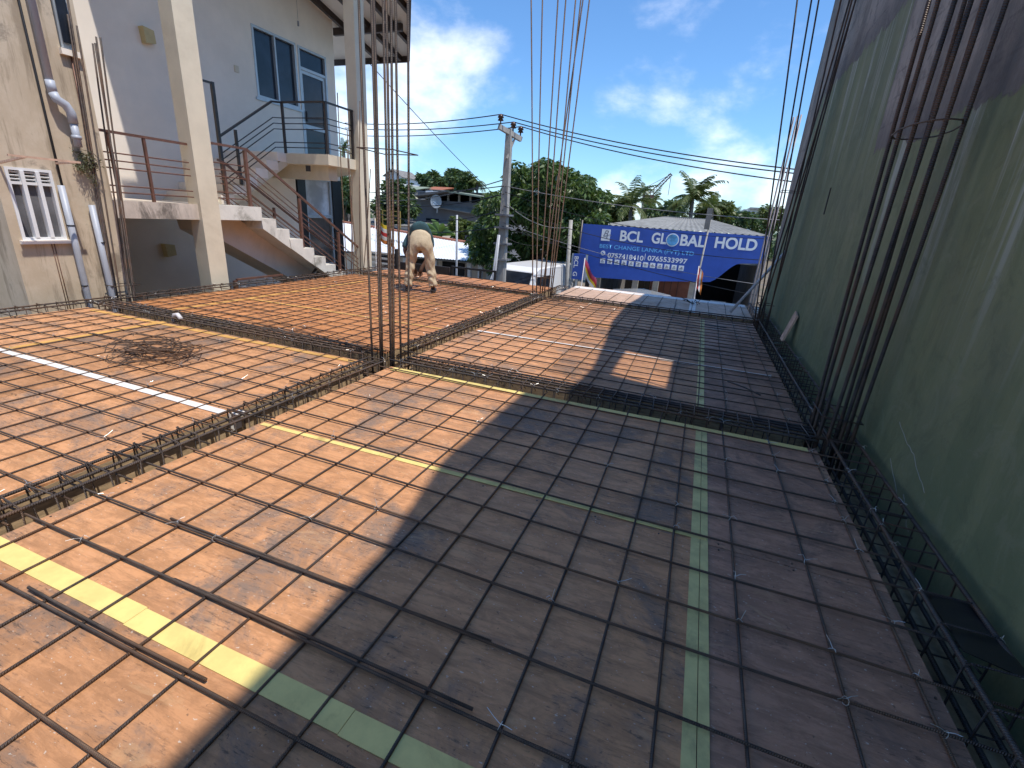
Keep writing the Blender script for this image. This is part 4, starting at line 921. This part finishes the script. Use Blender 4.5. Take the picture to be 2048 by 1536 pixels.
x, z = bbx(1206, 506); MB().prism([(x+.075*math.cos(t), z+.075*math.sin(t)) for t in np.linspace(0, 6.2832, 21)[:-1]], 1, BY-.01, BY-.001).build('phone_icon', 'letter_white', bb)
MB().bar((x-.035, BY-.013, z+.03), (x+.035, BY-.013, z-.03), .006, .025).build('phone_mark', 'board_blue', bb)
x, z = bbx(1203, 481); x2, z2 = bbx(1222, 459); B(x-.02, x2, BY-.01, BY-.001, z, z2).build('logo_plate', 'letter_white', bb)
text('B', x+.04, z+.13, .19, 'logo_grey', Y=BY-.016, italic=.35, name='logo_letter'); text('C', x+.15, z+.05, .15, 'logo_grey', Y=BY-.016, italic=.35, name='logo_letter')
for i in range(12):
    xa, za_ = bbx(1200+i*14.2, 526+i*1.35); sz = .155
    pl_ = B(xa, xa+sz, BY-.010, BY-.001, za_, za_+sz).build('brand_plate', 'letter_white', bb)
    MB().box(xa+.03, xa+sz-.03, BY-.014, BY-.0105, za_+.04, za_+.058+.012*(i % 2)).prism([(xa+sz/2-.045, za_+.075), (xa+sz/2+.045, za_+.075), (xa+sz/2+.02*((i % 3)-1), za_+.125)], 1, BY-.014, BY-.0105).build('brand_mark', 'icon_mark', pl_)
# vertical sign
VY = 15.4
va, vb_ = at(1148, 507, VY), at(1166, 560, VY)
vs2 = thing('vertical_sign', 'narrow upright blue sign with white letters at the left end of the billboard', 'sign', (va.x, VY, GZ))
B(va.x, vb_.x, VY, VY+.08, vb_.z, va.z).build('panel', 'board_blue', vs2)
mb = MB(); x0_, x1_ = va.x-.015, vb_.x+.015
mb.bar((x0_, VY+.03, vb_.z), (x0_, VY+.03, va.z), .03, .1).bar((x1_, VY+.03, vb_.z), (x1_, VY+.03, va.z), .03, .1).bar((va.x+.12, VY+.2, GZ), (va.x+.12, VY+.2, vb_.z+.2), .06, .06).build('sign_frame', 'alu', vs2)
text('BCL  G', va.x+.03, va.z-.08, .14, 'letter_white', Y=VY-.004, parent=vs2, width=.62, bold=.02, rot=-math.pi/2)
# --- shop behind the billboard: gabled asbestos roof, dark interior, posts
shop = thing('shop_building', 'low shop with grey gabled asbestos roof behind the blue billboard', 'shop', (-1, 18, GZ))
rg = at(1375, 428, 19.5); el_ = at(1200, 446, 19.5); er_ = at(1530, 470, 19.5)
el_ = at(1205, 449, 16.9); er_ = at(1540, 473, 16.9); rgf = at(1375, 435, 21.5); rg = rgf
def corr(p0, p1, q0, q1, k, nm='roof'):
    mb = MB(); A = [p0.lerp(p1, i/k)+Vector((0, 0, .02*math.sin(i*1.571))) for i in range(k+1)]; Q = [q0.lerp(q1, i/k)+Vector((0, 0, .02*math.sin(i*1.571))) for i in range(k+1)]
    mb.add(A+Q, [(i, i+1, k+2+i, k+1+i) for i in range(k)]); return mb.build(nm, 'asbestos', shop, True)
rl_ = Vector((rgf.x-.9, 21.5, rgf.z-.03)); rr_ = Vector((rgf.x+.9, 21.5, rgf.z-.03))
corr(el_, er_, rl_, rr_, 100)
corr(Vector((el_.x, 24.5, el_.z)), el_, rl_, rl_+Vector((.02, 0, 0)), 40); corr(er_, Vector((er_.x, 24.5, er_.z)), rr_-Vector((.02, 0, 0)), rr_, 40)
MB().bar(rl_, rr_, .25, .06).build('ridge_capping', 'asbestos', shop)
mb = MB().prism([(el_.x, GZ), (er_.x, GZ), (er_.x, er_.z-.12), (el_.x, el_.z-.12)], 1, 23.6, 23.8); mb.build('back_wall', 'shade_inside', shop)  # coloured near-black for the shade inside the shop
B(el_.x, el_.x+.15, 16.9, 23.6, GZ, el_.z-.1).build('side_wall', 'concrete_dark', shop); B(er_.x-.15, er_.x, 16.9, 23.6, GZ, er_.z-.1).build('side_wall', 'concrete_dark', shop)
mb = MB().prism([(el_.x+.15, .4), (er_.x-.15, .4), (er_.x-.15, er_.z-.08), (el_.x+.15, el_.z-.08)], 1, 16.95, 17.05); mb.build('gable_wall', 'asbestos', shop)
for px in (1270, 1311, 1385): 
    a = at(px, 570, 16.6); B(a.x-.09, a.x+.09, 16.5, 16.7, GZ, -.2).build('post', 'concrete', shop)
mb = MB()
for i in range(14): mb.box(-3.4+.22*i, -3.385+.22*i, 17.3, 17.32, GZ, -.2)
mb.build('grille', 'metal_black', shop)
B(-1.45, .0, 17.35, 17.4, -1.2, -.25).build('poster', 'roof_red', shop)
B(.55, 1.0, 16.35, 16.4, -.95, -.75).build('notice', 'alu', shop)
o = B(1.45, 1.78, 11.2, 11.5, GZ, 1.1).build('gate_pillar', 'edge_mould'); tag(o, 'stained grey gate pillar at the right end of the billboard beside the wall', 'pillar')
# cars in front of the shop
def car(label, X, Y, rz_, body, name='parked_car', L=4.0, Wd=1.65, Hh=1.45, van=False):
    root = thing(name, label, 'van' if van else 'car', (0, 0, 0))
    hw = Wd/2
    if van: prof_ = [(-L/2, .35), (L/2-.05, .35), (L/2, .75), (L/2-.12, 1.1), (L/2-.55, Hh-.12), (L/2-.8, Hh), (-L/2+.1, Hh), (-L/2, Hh-.15)]
    else: prof_ = [(-L/2, .35), (L/2-.05, .35), (L/2, .6), (L/2-.08, .8), (L/2-1.05, .95), (L/2-1.75, Hh-.03), (-L/2+1.1, Hh), (-L/2+.35, .98), (-L/2, .92)]
    rings = []
    for s_, k in ((-hw, .0), (-hw*.82, 1.), (hw*.82, 1.), (hw, .0)):
        rings.append([(x_, s_ if zq < 1.0 else s_*(.86 if k == 0 else .95), zq if k else (zq-.04 if zq > .9 else zq)) for x_, zq in prof_])
    n_ = len(prof_); vs3 = [q for r_ in rings for q in r_]
    fs = [tuple(range(n_))[::-1], tuple(3*n_+i for i in range(n_))]+[(r_*n_+i, r_*n_+(i+1) % n_, (r_+1)*n_+(i+1) % n_, (r_+1)*n_+i) for r_ in range(3) for i in range(n_)]
    mb = MB(); mb.add(vs3, fs); mb.build('body', body, root, False)
    if van:
        B(L/2-.03, L/2+.0, -hw*.7, hw*.7, .55, .62).build('bumper', 'rubber', root)
        MB().slab([(L/2-.13, -hw*.78, 1.13), (L/2-.13, hw*.78, 1.13), (L/2-.53, hw*.74, Hh-.15), (L/2-.53, -hw*.74, Hh-.15)], -.012).build('windscreen', 'glass', root)
        for s_ in (-1, 1): B(L/2-1.5, L/2-.6, s_*hw*.93-.02, s_*hw*.93+.02, 1.1, Hh-.25).build('side_window', 'glass', root)
    else:
        MB().slab([(L/2-1.08, -hw*.76, .97), (L/2-1.08, hw*.76, .97), (L/2-1.7, hw*.72, Hh-.06), (L/2-1.7, -hw*.72, Hh-.06)], -.012).build('windscreen', 'glass', root)
        for s_ in (-1, 1): B(-L/2+1.2, L/2-1.7, s_*hw*.93-.02, s_*hw*.93+.02, 1.0, Hh-.12).build('side_window', 'glass', root)
    for sx in (-1, 1):
        for sy in (-1, 1):
            wx = sx*(L/2-.75); wy = sy*(hw-.08)
            wh = T([(wx, wy-.09, .31), (wx, wy+.09, .31)], .31, 18).build('wheel', 'rubber', root, False); T([(wx, wy-.095, .31), (wx, wy+.095, .31)], .18, 12).build('rim', 'alu', wh)
    for sy in (-1, 1): B(L/2-.06, L/2+.012, sy*hw*.72-.14, sy*hw*.72+.14, .66, .8).build('headlight', 'screen_white', root)
    root.location = (X, Y, GZ+.01); root.rotation_euler = (0, 0, rz_); return root
vp_ = at(1046, 540, 14.6)
car('white van parked under the mango tree beside the power pole', vp_.x+.1, 15.6, -math.pi/2-.12, 'car_white', 'parked_van', 4.2, 1.7, 1.95, True)
sp_ = at(1300, 572, 15.0)
car('silver car parked in front of the dark shop under the billboard', sp_.x, 15.2, -math.pi/2+.9, 'car_silver')
sp_ = at(1470, 590, 14.4)
car('dark car parked below the right end of the billboard', sp_.x, 14.3, math.pi+.1, 'black_sheet')
sp_ = at(875, 535, 14.6)
car('grey car parked along the street in front of the white roofed shop', sp_.x-.6, 14.3, .05, 'car_silver')
# --- white corrugated roof shop
wr = thing('white_roof_shop', 'low shop with bright white corrugated roof behind the worker', 'shop', (-10, 18, GZ))
e0, e1 = at(640, 498, 16.8), at(966, 524, 16.8); r0, r1 = at(640, 438, 22.5), at(948, 489, 20.5)
mb = MB(); k = 240
top = [e0.lerp(e1, i/k)+Vector((0, 0, .010*math.sin(i*1.571))) for i in range(k+1)]; bot = [r0.lerp(r1, i/k)+Vector((0, 0, .010*math.sin(i*1.571))) for i in range(k+1)]
mb.add(top+bot, [(i, i+1, k+2+i, k+1+i) for i in range(k)])
mb.build('roof', 'white_metal_roof', wr, True)
MB().slab([e0+Vector((0, .05, -.05)), e1+Vector((0, .05, -.05)), r1+Vector((0, 0, -.05)), r0+Vector((0, 0, -.05))], .03).build('roof_underside', 'asbestos', wr)
wz = e1.z-.12
B(e0.x, e1.x-.15, 17.5, 17.65, GZ, wz+.1).build('front_wall', 'plaster_grey', wr)
for px, w_ in ((840, .5), (905, .5), (770, .5)): a = at(px, 530, 17.4); B(a.x-w_, a.x+w_, 17.46, 17.5, GZ+.4, wz-.08).build('opening_shade', 'shade_inside', wr)  # dark panels set on the wall, standing for shaded openings
for px in (812, 872, 940, 962): a = at(px, 530, 17.2); B(a.x-.08, a.x+.08, 17.1, 17.25, GZ, wz).build('post', 'white_paint', wr)
B(e1.x-.15, e1.x, 17.5, 20.5, GZ, wz).build('side_wall', 'white_paint', wr)
for i in range(40):   # tiled ridge behind
    pass
MB().bar(r0+Vector((0, .15, .02)), r1+Vector((0, .15, .02)), .3, .12).build('ridge_capping', 'roof_red', wr)
# louvred white gate near stair foot
lg = thing('slatted_gate', 'white slatted gate behind the middle column bars at the stair foot', 'gate', (at(757, 525, 11.5).x, 11.5, GZ))
for i in range(9):
    z = -1.0+i*.14; a = at(722, 500, 11.5); b_ = at(790, 500, 11.5); B(a.x, b_.x, 11.5, 11.53, z, z+.05).build('slat', 'white_paint', lg)
a = at(790, 500, 11.5); B(a.x, a.x+.06, 11.48, 11.55, GZ, .3).build('gate_post', 'metal_black', lg)
a = at(720, 500, 11.5); B(a.x-.06, a.x, 11.48, 11.55, GZ, .3).build('gate_post', 'metal_black', lg)
fr = thing('street_railing', 'dark low railing on the street in front of the white roofed shop', 'railing', (at(945, 550, 12.2).x, 12.2, GZ))
a, b_ = at(905, 545, 12.2), at(990, 556, 12.2)
for z in (-.1, -.35, -.6): MB().bar((a.x, 12.2, z), (b_.x, 12.2, z), .04, .05).build('rail', 'metal_black', fr)
for t in (0, .33, .66, 1): q = a.lerp(b_, t); MB().bar((q.x, 12.2, GZ), (q.x, 12.2, -.07), .05, .05).build('post', 'metal_black', fr)
B(a.x-2.6, a.x-.1, 12.2, 12.25, GZ, -.12).build('solid_panel', 'wood_dark', fr)
lw = B(at(1075, 570, 12.6).x, at(1150, 575, 12.6).x, 12.55, 12.75, GZ, -.55).build('low_wall', 'concrete'); tag(lw, 'low pale wall on the street beyond the far column', 'wall')
# --- flags
def flag(label, poleb, polet, w, h, stripes, droop, Y, sway=.0):
    root = thing('flag', label, 'flag', (poleb.x, Y, poleb.z))
    T([poleb, polet], .012, 6).build('flag_pole', 'pipe_white', root, True)
    n_ = len(stripes); seg_ = 12
    for i, mname in enumerate(stripes):
        mb = MB(); vs3 = []
        for j in range(seg_+1):
            t = j/seg_
            for e in (i/n_, (i+1)/n_):
                u = t*w; 
                p = Vector((polet.x+u*math.cos(droop)+e*h*sway, Y+.06*math.sin(t*9+e*4)*t, polet.z-.02-e*h-u*math.sin(droop)+.03*math.sin(t*7+e*3)))
                vs3.append(p)
        mb.add(vs3, [(2*j, 2*j+1, 2*j+3, 2*j+2) for j in range(seg_)]); mb.build('stripe', mname, root, True, fix=False)
    return root
a = at(752, 540, 11.2); b_ = at(750, 436, 11.2)
flag('multi coloured striped flag hanging behind the middle column bars', Vector((a.x, 11.2, GZ)), b_, .48, .56, ['flag_yellow', 'flag_white', 'flag_red', 'flag_white', 'flag_orange'], .35, 11.2, .3)
a = at(1158, 590, 12.3); b_ = at(1170, 516, 12.3)
flag('red white and yellow striped flag hanging in front of the billboard left end', Vector((a.x, 12.3, GZ)), b_, .62, .42, ['flag_pink', 'flag_red', 'flag_yellow', 'flag_white'], .95, 12.3, .15)
a = at(1396, 600, 12.3); b_ = at(1398, 532, 12.3)
flag('narrow drooping red and white flag before the billboard middle', Vector((a.x, 12.3, GZ)), b_, .5, .14, ['flag_red', 'flag_white', 'flag_orange'], 1.5, 12.3, .9)
# ============================================================ TREES
def crown_mesh(centers, n_leaves, size, droop=.5, seed=1):
    r = np.random.default_rng(seed); mb = MB(); C = np.array([c[:3] for c in centers]); R = np.array([c[3] for c in centers]); w_ = R**2/np.sum(R**2)
    idx = r.choice(len(C), size=n_leaves, p=w_)
    d = r.normal(size=(n_leaves, 3)); d /= np.linalg.norm(d, axis=1)[:, None]
    rad = R[idx]*(.55+.5*r.random(n_leaves)**.6)
    P = C[idx]+d*rad[:, None]*np.array([1, 1, .85])
    ang = r.random(n_leaves)*6.283; sz = size*(.6+.8*r.random(n_leaves))
    vs3 = np.zeros((n_leaves*4, 3)); 
    dirs = np.stack([np.cos(ang), np.sin(ang), -droop-.6*r.random(n_leaves)+d[:, 2]*.35], 1)+d*.5; dirs /= np.linalg.norm(dirs, axis=1)[:, None]
    sd = np.cross(dirs, r.normal(size=(n_leaves, 3))); sd /= np.linalg.norm(sd, axis=1)[:, None]
    L = sz[:, None]; W = sz[:, None]*.19
    vs3[0::4] = P; vs3[1::4] = P+dirs*L*.45+sd*W; vs3[2::4] = P+dirs*L; vs3[3::4] = P+dirs*L*.45-sd*W
    mb.v = [tuple(x_) for x_ in vs3]; mb.f = [(4*i, 4*i+1, 4*i+2, 4*i+3) for i in range(n_leaves)]; mb.uv = [None]*n_leaves
    return mb
def tree(label, base, centers, n_leaves, size, mat, trunk_r=.2, seed=1, name='tree', droop=.5, group=None, nl=12):
    root = thing(name, label, 'tree', base, group); base = Vector(base)
    cs = [Vector(c[:3]) for c in centers]; mid = sum(cs, Vector())/len(cs)
    fork = base.lerp(Vector((mid.x, mid.y, mid.z)), .45); fork.x += random.uniform(-.2, .2)
    tr_ = MB().tube([base, base.lerp(fork, .5)+Vector((random.uniform(-.1, .1), 0, 0)), fork], [trunk_r*1.3, trunk_r, trunk_r*.8], 9)
    for c in random.sample(cs, min(nl, len(cs))):
        m_ = fork.lerp(c, .5)+Vector((random.uniform(-.25, .25), random.uniform(-.25, .25), .15)); tr_.tube([fork, m_, c], [trunk_r*.5, trunk_r*.3, trunk_r*.1], 6)
    tr_.build('trunk', 'bark', root, True)
    crown_mesh(centers, n_leaves, size, droop, seed).build('crown', mat, root, fix=False)
    return root
# mango tree
TY = 18.0; cen = []
outline = [(1085, 350, .62), (1050, 360, .6), (1130, 355, .62), (1165, 370, .6), (1190, 395, .55), (1020, 375, .5), (1010, 405, .55), (1060, 395, .75), (1110, 395, .8), (1155, 410, .75), (1190, 430, .5), (1040, 430, .7), (1090, 440, .8), (1140, 450, .75), (985, 440, .5), (1000, 470, .65), (960, 470, .42), (1050, 480, .7), (1100, 490, .7), (1130, 505, .6), (970, 500, .45), (1010, 515, .5), (1060, 525, .5), (1100, 535, .45), (1180, 445, .4), (1150, 480, .45), (985, 402, .45), (970, 425, .45), (958, 450, .42), (948, 478, .38), (962, 520, .42), (985, 538, .42), (1030, 345, .4), (1110, 338, .4)]
for (x, y, r_) in outline:
    for k in range(3):
        p = at(x+random.uniform(-14, 14), y+random.uniform(-10, 10), TY+random.uniform(-1.5, 1.6)); cen.append((p.x, p.y, p.z, r_*random.uniform(.5, .8)))
tb = at(1065, 560, TY); tree('large leafy mango tree between the power pole and the blue billboard', (tb.x, TY, GZ), cen, 32000, .20, 'leaf_mango', .2, 3, 'mango_tree', .75)
def blob_tree(label, x, y, w, h, Y, n_leaves, size, mat, seed, name='tree', k=14, group=None):
    c = at(x, y, Y); s_ = Y/FPX*1.06; cen = []
    r_ = random.Random(seed)
    for i in range(k):
        a = r_.uniform(0, 6.28); q = r_.random()**.5
        cen.append((c.x+math.cos(a)*q*w*s_*.40, c.y+r_.uniform(-1, 1)*w*s_*.25, c.z+math.sin(a)*q*h*s_*.36, min(w, h)*s_*r_.uniform(.16, .27)))
    return tree(label, (c.x, Y, GZ), cen, n_leaves, size, mat, .16+.003*Y, seed, name, .3, group, 7)
blob_tree('dark leafy tree behind the middle column bars', 790, 408, 95, 85, 27, 6000, .30, 'leaf_dark', 5)
blob_tree('dark tree seen between the white house and its far column', 690, 385, 80, 80, 24, 5000, .26, 'leaf_dark', 6)
blob_tree('rounded green tree on the far rise left of the palm', 905, 366, 100, 52, 46, 5000, .42, 'leaf_far', 7)
blob_tree('pale green tree on the far rise behind the grey chimney house', 858, 366, 55, 32, 50, 2500, .42, 'leaf_far', 8)
blob_tree('dense dark green tree on the far rise, just left of the small palm', 935, 368, 40, 40, 44, 2000, .38, 'leaf_dark', 9)
blob_tree('low bushy tree in front of the grey concrete building', 935, 455, 90, 40, 24, 4000, .24, 'leaf_palm', 10, 'bush_tree')
for i, (x, y, w_, h_, Y) in enumerate(((1235, 425, 60, 45, 30), (1330, 425, 90, 40, 36), (1430, 420, 60, 36, 34), (1480, 440, 80, 30, 40), (1540, 440, 60, 40, 45))):
    blob_tree(('green tree below the leftmost palm, beside the mango tree', 'green tree between the two tall palms behind the shop roof', 'green tree right of the tall palm behind the shop roof', 'low trees before the far white building', 'tree at the far end of the green wall')[i], x, y, w_, h_, Y, 2200, .34, 'leaf_far' if i % 2 else 'leaf_palm', 20+i, group='trees behind the shop')
# far wooded ridge as one mass
mbs = MB(); rr = np.random.default_rng(5); cen = []
for x in range(560, 1700, 14):
    Yf = 75+rr.uniform(-8, 8); p = at(x, 436+(x-1024)*.069-rr.uniform(0, 14), Yf); cen.append((p.x, p.y, p.z-1.2, 1.7*rr.uniform(.7, 1.3)))
    cen.append((p.x, p.y+3, p.z-3.4, 2.2))
wd = crown_mesh(cen, 16000, .75, .2, 9).build('far_woods', 'leaf_far', fix=False); tag(wd, 'distant band of mixed trees along the horizon', 'trees', kind='stuff')
# palms
def palm(label, x, y, L, Y, n_, seed, base_x=None, group='coconut palms'):
    c = at(x, y, Y); r_ = random.Random(seed); S = L*Y/FPX
    root = thing('coconut_palm', label, 'palm tree', ((at(base_x, y, Y).x if base_x else c.x), Y, GZ), group)
    b0 = Vector(root.location)
    T([b0, b0.lerp(c, .5)+Vector((.2, 0, 0)), c], [.17, .13, .10], 8).build('trunk', 'palm_bark', root, True)
    for i in range(n_):
        a = i*2.399+r_.uniform(-.3, .3); up = r_.uniform(-.55, 1.35); ln = S*r_.uniform(.75, 1.1)
        dh = Vector((math.cos(a), math.sin(a)*.8, 0)); pts = []
        p = c.copy(); v_ = (dh*math.cos(up)+Vector((0, 0, math.sin(up)))).normalized(); st_ = ln/9
        for j in range(10):
            pts.append(p.copy()); p = p+v_*st_; v_ = (v_+Vector((0, 0, -.17))).normalized()
        mb = MB().tube(pts, [.03*(1-j/11)*S/2 for j in range(10)], 4)
        for j in range(1, 10):
            for h_ in (0, .5):
                if j == 9 and h_: break
                q = pts[j] if not h_ else (pts[j]+pts[j-1])/2; d = (pts[j]-pts[j-1]).normalized(); sd = d.cross(Vector((0, 0, 1)))
                sd = sd.normalized() if sd.length > .01 else Vector((1, 0, 0)); ll = S*.30*(1-abs(j-4)/9)*r_.uniform(.8, 1.1)
                for s_ in (-1, 1):
                    t_ = q+(sd*s_*.8+d*.55+Vector((0, 0, -.35-r_.random()*.3))).normalized()*ll; wv = d*S*.016
                    mb.add([q-wv, q+wv, (q+t_)/2+wv*1.3+Vector((0, 0, .02*S)), t_, (q+t_)/2-wv*1.3+Vector((0, 0, .02*S))], [(0, 1, 2, 3, 4)])
        mb.build('frond', 'leaf_palm', root, fix=False)
palm('full coconut palm behind the shop roof, tallest of the group and right of the crane', 1385, 398, 62, 30, 20, 1)
palm('broad coconut palm behind the shop roof next to the mango tree', 1262, 408, 58, 29, 20, 2)
palm('slender far coconut palm standing just left of the crane boom', 1288, 382, 26, 48, 14, 3)
palm('small coconut palm below the crane boom', 1308, 402, 30, 40, 13, 4)
palm('low coconut palm with drooping fronds right of the tallest palm', 1425, 416, 36, 33, 13, 5)
palm('small coconut palm left of the far white building', 1470, 432, 22, 42, 12, 6)
palm('lone small coconut palm on the far rise left of the power pole', 954, 364, 30, 44, 16, 7)
palm('coconut palm head showing between the white house wall and its column', 687, 300, 30, 30, 12, 8)
# banana plant
bp = at(880, 470, 22); ban = thing('banana_plant', 'banana plant with torn upright leaves before the grey concrete building', 'plant', (bp.x, 22, GZ))
T([(bp.x, 22, GZ), (bp.x, 22, bp.z)], .12, 8).build('stem', 'leaf_banana', ban, True)
for i, (dx, dz, ln) in enumerate(((-1.0, 1.0, 1.6), (-.5, 1.2, 1.5), (.3, 1.0, 1.2), (.9, .5, 1.3), (-1.2, .4, 1.2), (.6, .9, 1.0))):
    mb = MB(); d = Vector((dx, random.uniform(-.4, .2), dz)).normalized(); sd = d.cross(Vector((0, 1, 0))).normalized(); p = Vector((bp.x, 22, bp.z)); vs3 = []
    for j in range(9):
        t = j/8; q = p+d*ln*t+Vector((0, 0, -.45*ln*t*t)); w_ = .17*math.sin(math.pi*min(1, t*.9+.12)); vs3 += [q-sd*w_+Vector((0, .05, 0)), q, q+sd*w_+Vector((0, .05, 0))]
    mb.add(vs3, [(3*j, 3*j+1, 3*j+4, 3*j+3) for j in range(8)]+[(3*j+1, 3*j+2, 3*j+5, 3*j+4) for j in range(8)]); mb.build('leaf_blade', 'leaf_banana', ban, fix=False)
# ============================================================ FAR BUILDINGS
GY = 30
g0, g1 = at(826, 398, GY), at(966, 405, GY)
gb = thing('grey_building', 'grey unplastered concrete building with dark open upper floor and shallow roof', 'building', (g0.x, GY, GZ))
zb1 = at(890, 402, GY).z; zt1 = at(890, 388, GY).z
B(g0.x, g1.x+2, GY, GY+8, GZ, zb1).build('wall', 'grey_wall_far', gb)
B(g0.x+.1, g1.x+2, GY+2.5, GY+8, zb1, zt1+.3).build('recess_shade', 'shade_inside', gb)  # dark block painting in the shade of the open upper floor
for i in range(7): xx = g0.x+.2+i*(g1.x-g0.x)/6.4; B(xx-.06, xx+.06, GY+.05, GY+.17, zb1, zt1+.02).build('post', 'concrete', gb)
a, b_, c = at(812, 392, GY-1), at(893, 381, GY-1), at(985, 396, GY-1)
MB().slab([a, b_, b_+Vector((0, 10, .1)), a+Vector((0, 10, .1))], .09).build('roof', 'concrete_dark', gb); MB().slab([b_, c, c+Vector((0, 10, .1)), b_+Vector((0, 10, .1))], .09).build('roof', 'roof_green', gb)
a = at(850, 397, GY-.02); B(a.x-.15, a.x+.9, GY+.3, GY+.34, a.z-.2, a.z+.5).build('white_board', 'white_paint', gb)
a, b_ = at(860, 412, GY-.6), at(956, 428, GY-.6); MB().slab([a, b_, b_+Vector((0, .8, .35)), a+Vector((0, .8, .35))], .06).build('canopy', 'asbestos', gb)
a, b_ = at(852, 436, GY-.02), at(862, 452, GY-.02); B(a.x, b_.x+.6, GY-.03, GY+.01, b_.z-1, a.z).build('window', 'glass', gb)
sd_ = at(872, 403, GY-1); dish = MB(); ring = 14
vs3 = [Vector((sd_.x, GY-1+.12, sd_.z))]+[Vector((sd_.x+.42*math.cos(6.2832*i/ring), GY-1, sd_.z+.42*math.sin(6.2832*i/ring))) for i in range(ring)]
dish.add(vs3, [(0, 1+i, 1+(i+1) % ring) for i in range(ring)]); dt = thing('satellite_dish', 'round grey satellite dish on the grey concrete building', 'satellite dish', (sd_.x, GY-1, sd_.z))
dish.build('reflector', 'alu', dt, fix=False); T([(sd_.x, GY-.88, sd_.z), (sd_.x, GY-.85, sd_.z-.7)], .04, 6).build('mast', 'alu', dt)
T([(sd_.x-.3, GY-1, sd_.z-.3), (sd_.x, GY-1.35, sd_.z), (sd_.x+.3, GY-1, sd_.z-.3)], .015, 5).build('feed_arm', 'alu', dt)
def far_house(label, x0, x1, yt, yb, Y, wallm, roofm, roof_h, over=4, nwin=3, ridge='mid'):
    a, b_ = at(x0, yt, Y), at(x1, yt, Y); zt = (a.z+b_.z)/2
    root = thing('far_house', label, 'house', (a.x, Y, GZ)); dep = max(4, (b_.x-a.x)*.8)
    B(a.x, b_.x, Y, Y+dep, GZ, zt).build('wall', wallm, root); s_ = Y/FPX; o = over*s_; rh = roof_h*s_
    if ridge == 'mid': MB().prism([(Y-o, zt), (Y+dep/2, zt+rh), (Y+dep+o, zt), (Y+dep/2, zt+rh-.12)], 0, a.x-o, b_.x+o).build('roof', roofm, root)
    else: MB().prism([(a.x-o, zt-.1), ((a.x+b_.x)/2, zt+rh), (b_.x+o, zt-.1), ((a.x+b_.x)/2, zt+rh-.15)], 1, Y-o, Y+dep).build('roof', roofm, root)
    if ridge != 'mid': MB().prism([(a.x+.02, zt), ((a.x+b_.x)/2, zt+rh-.2), (b_.x-.02, zt)], 1, Y+.02, Y+dep-.1).build('gable', wallm, root)
    for i in range(nwin):
        t = (i+.5)/nwin; xx = a.x+(b_.x-a.x)*t; w_ = (b_.x-a.x)/nwin*.22; h_ = (yb-yt)*s_*.4
        wn_ = B(xx-w_, xx+w_, Y-.05, Y+.01, zt-h_*1.6, zt-h_*.5).build('window', 'white_paint', root); B(xx-w_*.8, xx+w_*.8, Y-.07, Y-.052, zt-h_*1.5, zt-h_*.6).build('pane', 'glass', wn_)
    return root
far_house('far house with pale green sheet roof behind the middle column bars', 775, 832, 378, 400, 40, 'grey_wall_far', 'roof_green', 9, 5, 3)
far_house('white far house with dark hipped roof high behind the middle column bars', 770, 803, 352, 372, 52, 'white_paint', 'concrete_dark', 14, 5, 3, 'gable')
far_house('small white far house with red tiled roof left of the round green tree', 850, 884, 379, 396, 42, 'white_paint', 'roof_red', 8, 3, 2)
far_house('red tiled roof house between the white house and its far column', 672, 720, 470, 500, 20, 'plaster_grey', 'roof_red', 20, 3, 1)
o = far_house('dim wide shed behind the white corrugated roof, left of the grey building', 690, 850, 448, 470, 26, 'plaster_grey', 'asbestos', 8, 3, 4)
yr_ = thing('yellow_railing', 'small yellow railing before the dark tree behind the column bars', 'railing', (at(785, 425, 25).x, 25, GZ))
a, b_ = at(765, 421, 25), at(800, 424, 25)
for dz in (0, -.25, -.5): MB().bar((a.x, 25, a.z+dz), (b_.x, 25, a.z+dz), .05, .05).build('rail', 'stopcock_yellow', yr_)
for t in (0, .5, 1): q = a.lerp(b_, t); MB().bar((q.x, 25, a.z-1.2), (q.x, 25, a.z+.03), .06, .06).build('post', 'stopcock_yellow', yr_)
# far white block
a, b_ = at(1488, 418, 85), at(1546, 420, 85); fw = thing('far_block', 'far pale multi storey building on the horizon near the wall end', 'building', (a.x, 85, GZ))
B(a.x, b_.x, 85, 95, GZ, a.z).build('wall', 'white_paint', fw); B(a.x+.8, b_.x+.2, 84.5, 95, a.z, a.z+.28).build('roof_slab', 'concrete', fw)
for i in range(7):
    for j in range(2): xx = a.x+.5+i*.72; B(xx, xx+.4, 84.9, 84.99, a.z-.9-j*.95, a.z-.3-j*.95).build('window', 'glass', fw)
# crane boom
cr = thing('tower_crane', 'far lattice crane boom rising above the palms', 'crane', (at(1302, 388, 70).x, 70, GZ))
a, b_ = at(1300, 390, 70), at(1343, 348, 70); d = (b_-a).normalized(); nrm = Vector((-d.z, 0, d.x)); mb = MB()
for s_ in (-1, 1): mb.tube([a+nrm*.28*s_, b_+nrm*.12*s_], .07, 5)
for i in range(14):
    t0, t1 = i/14, (i+1)/14; s_ = 1 if i % 2 else -1; mb.tube([a.lerp(b_, t0)+nrm*.26*s_, a.lerp(b_, t1)-nrm*.24*s_], .04, 4)
mb.build('boom', 'metal_brown', cr); T([b_, b_+Vector((0, 0, -2.6))], .03, 4).build('hoist_rope', 'cable', cr); T([b_, a+Vector((-1.2, 0, .6))], .025, 4).build('stay_rope', 'cable', cr)
B(a.x-.6, a.x+.6, 69.4, 70.6, GZ, a.z).build('mast', 'metal_brown', cr)
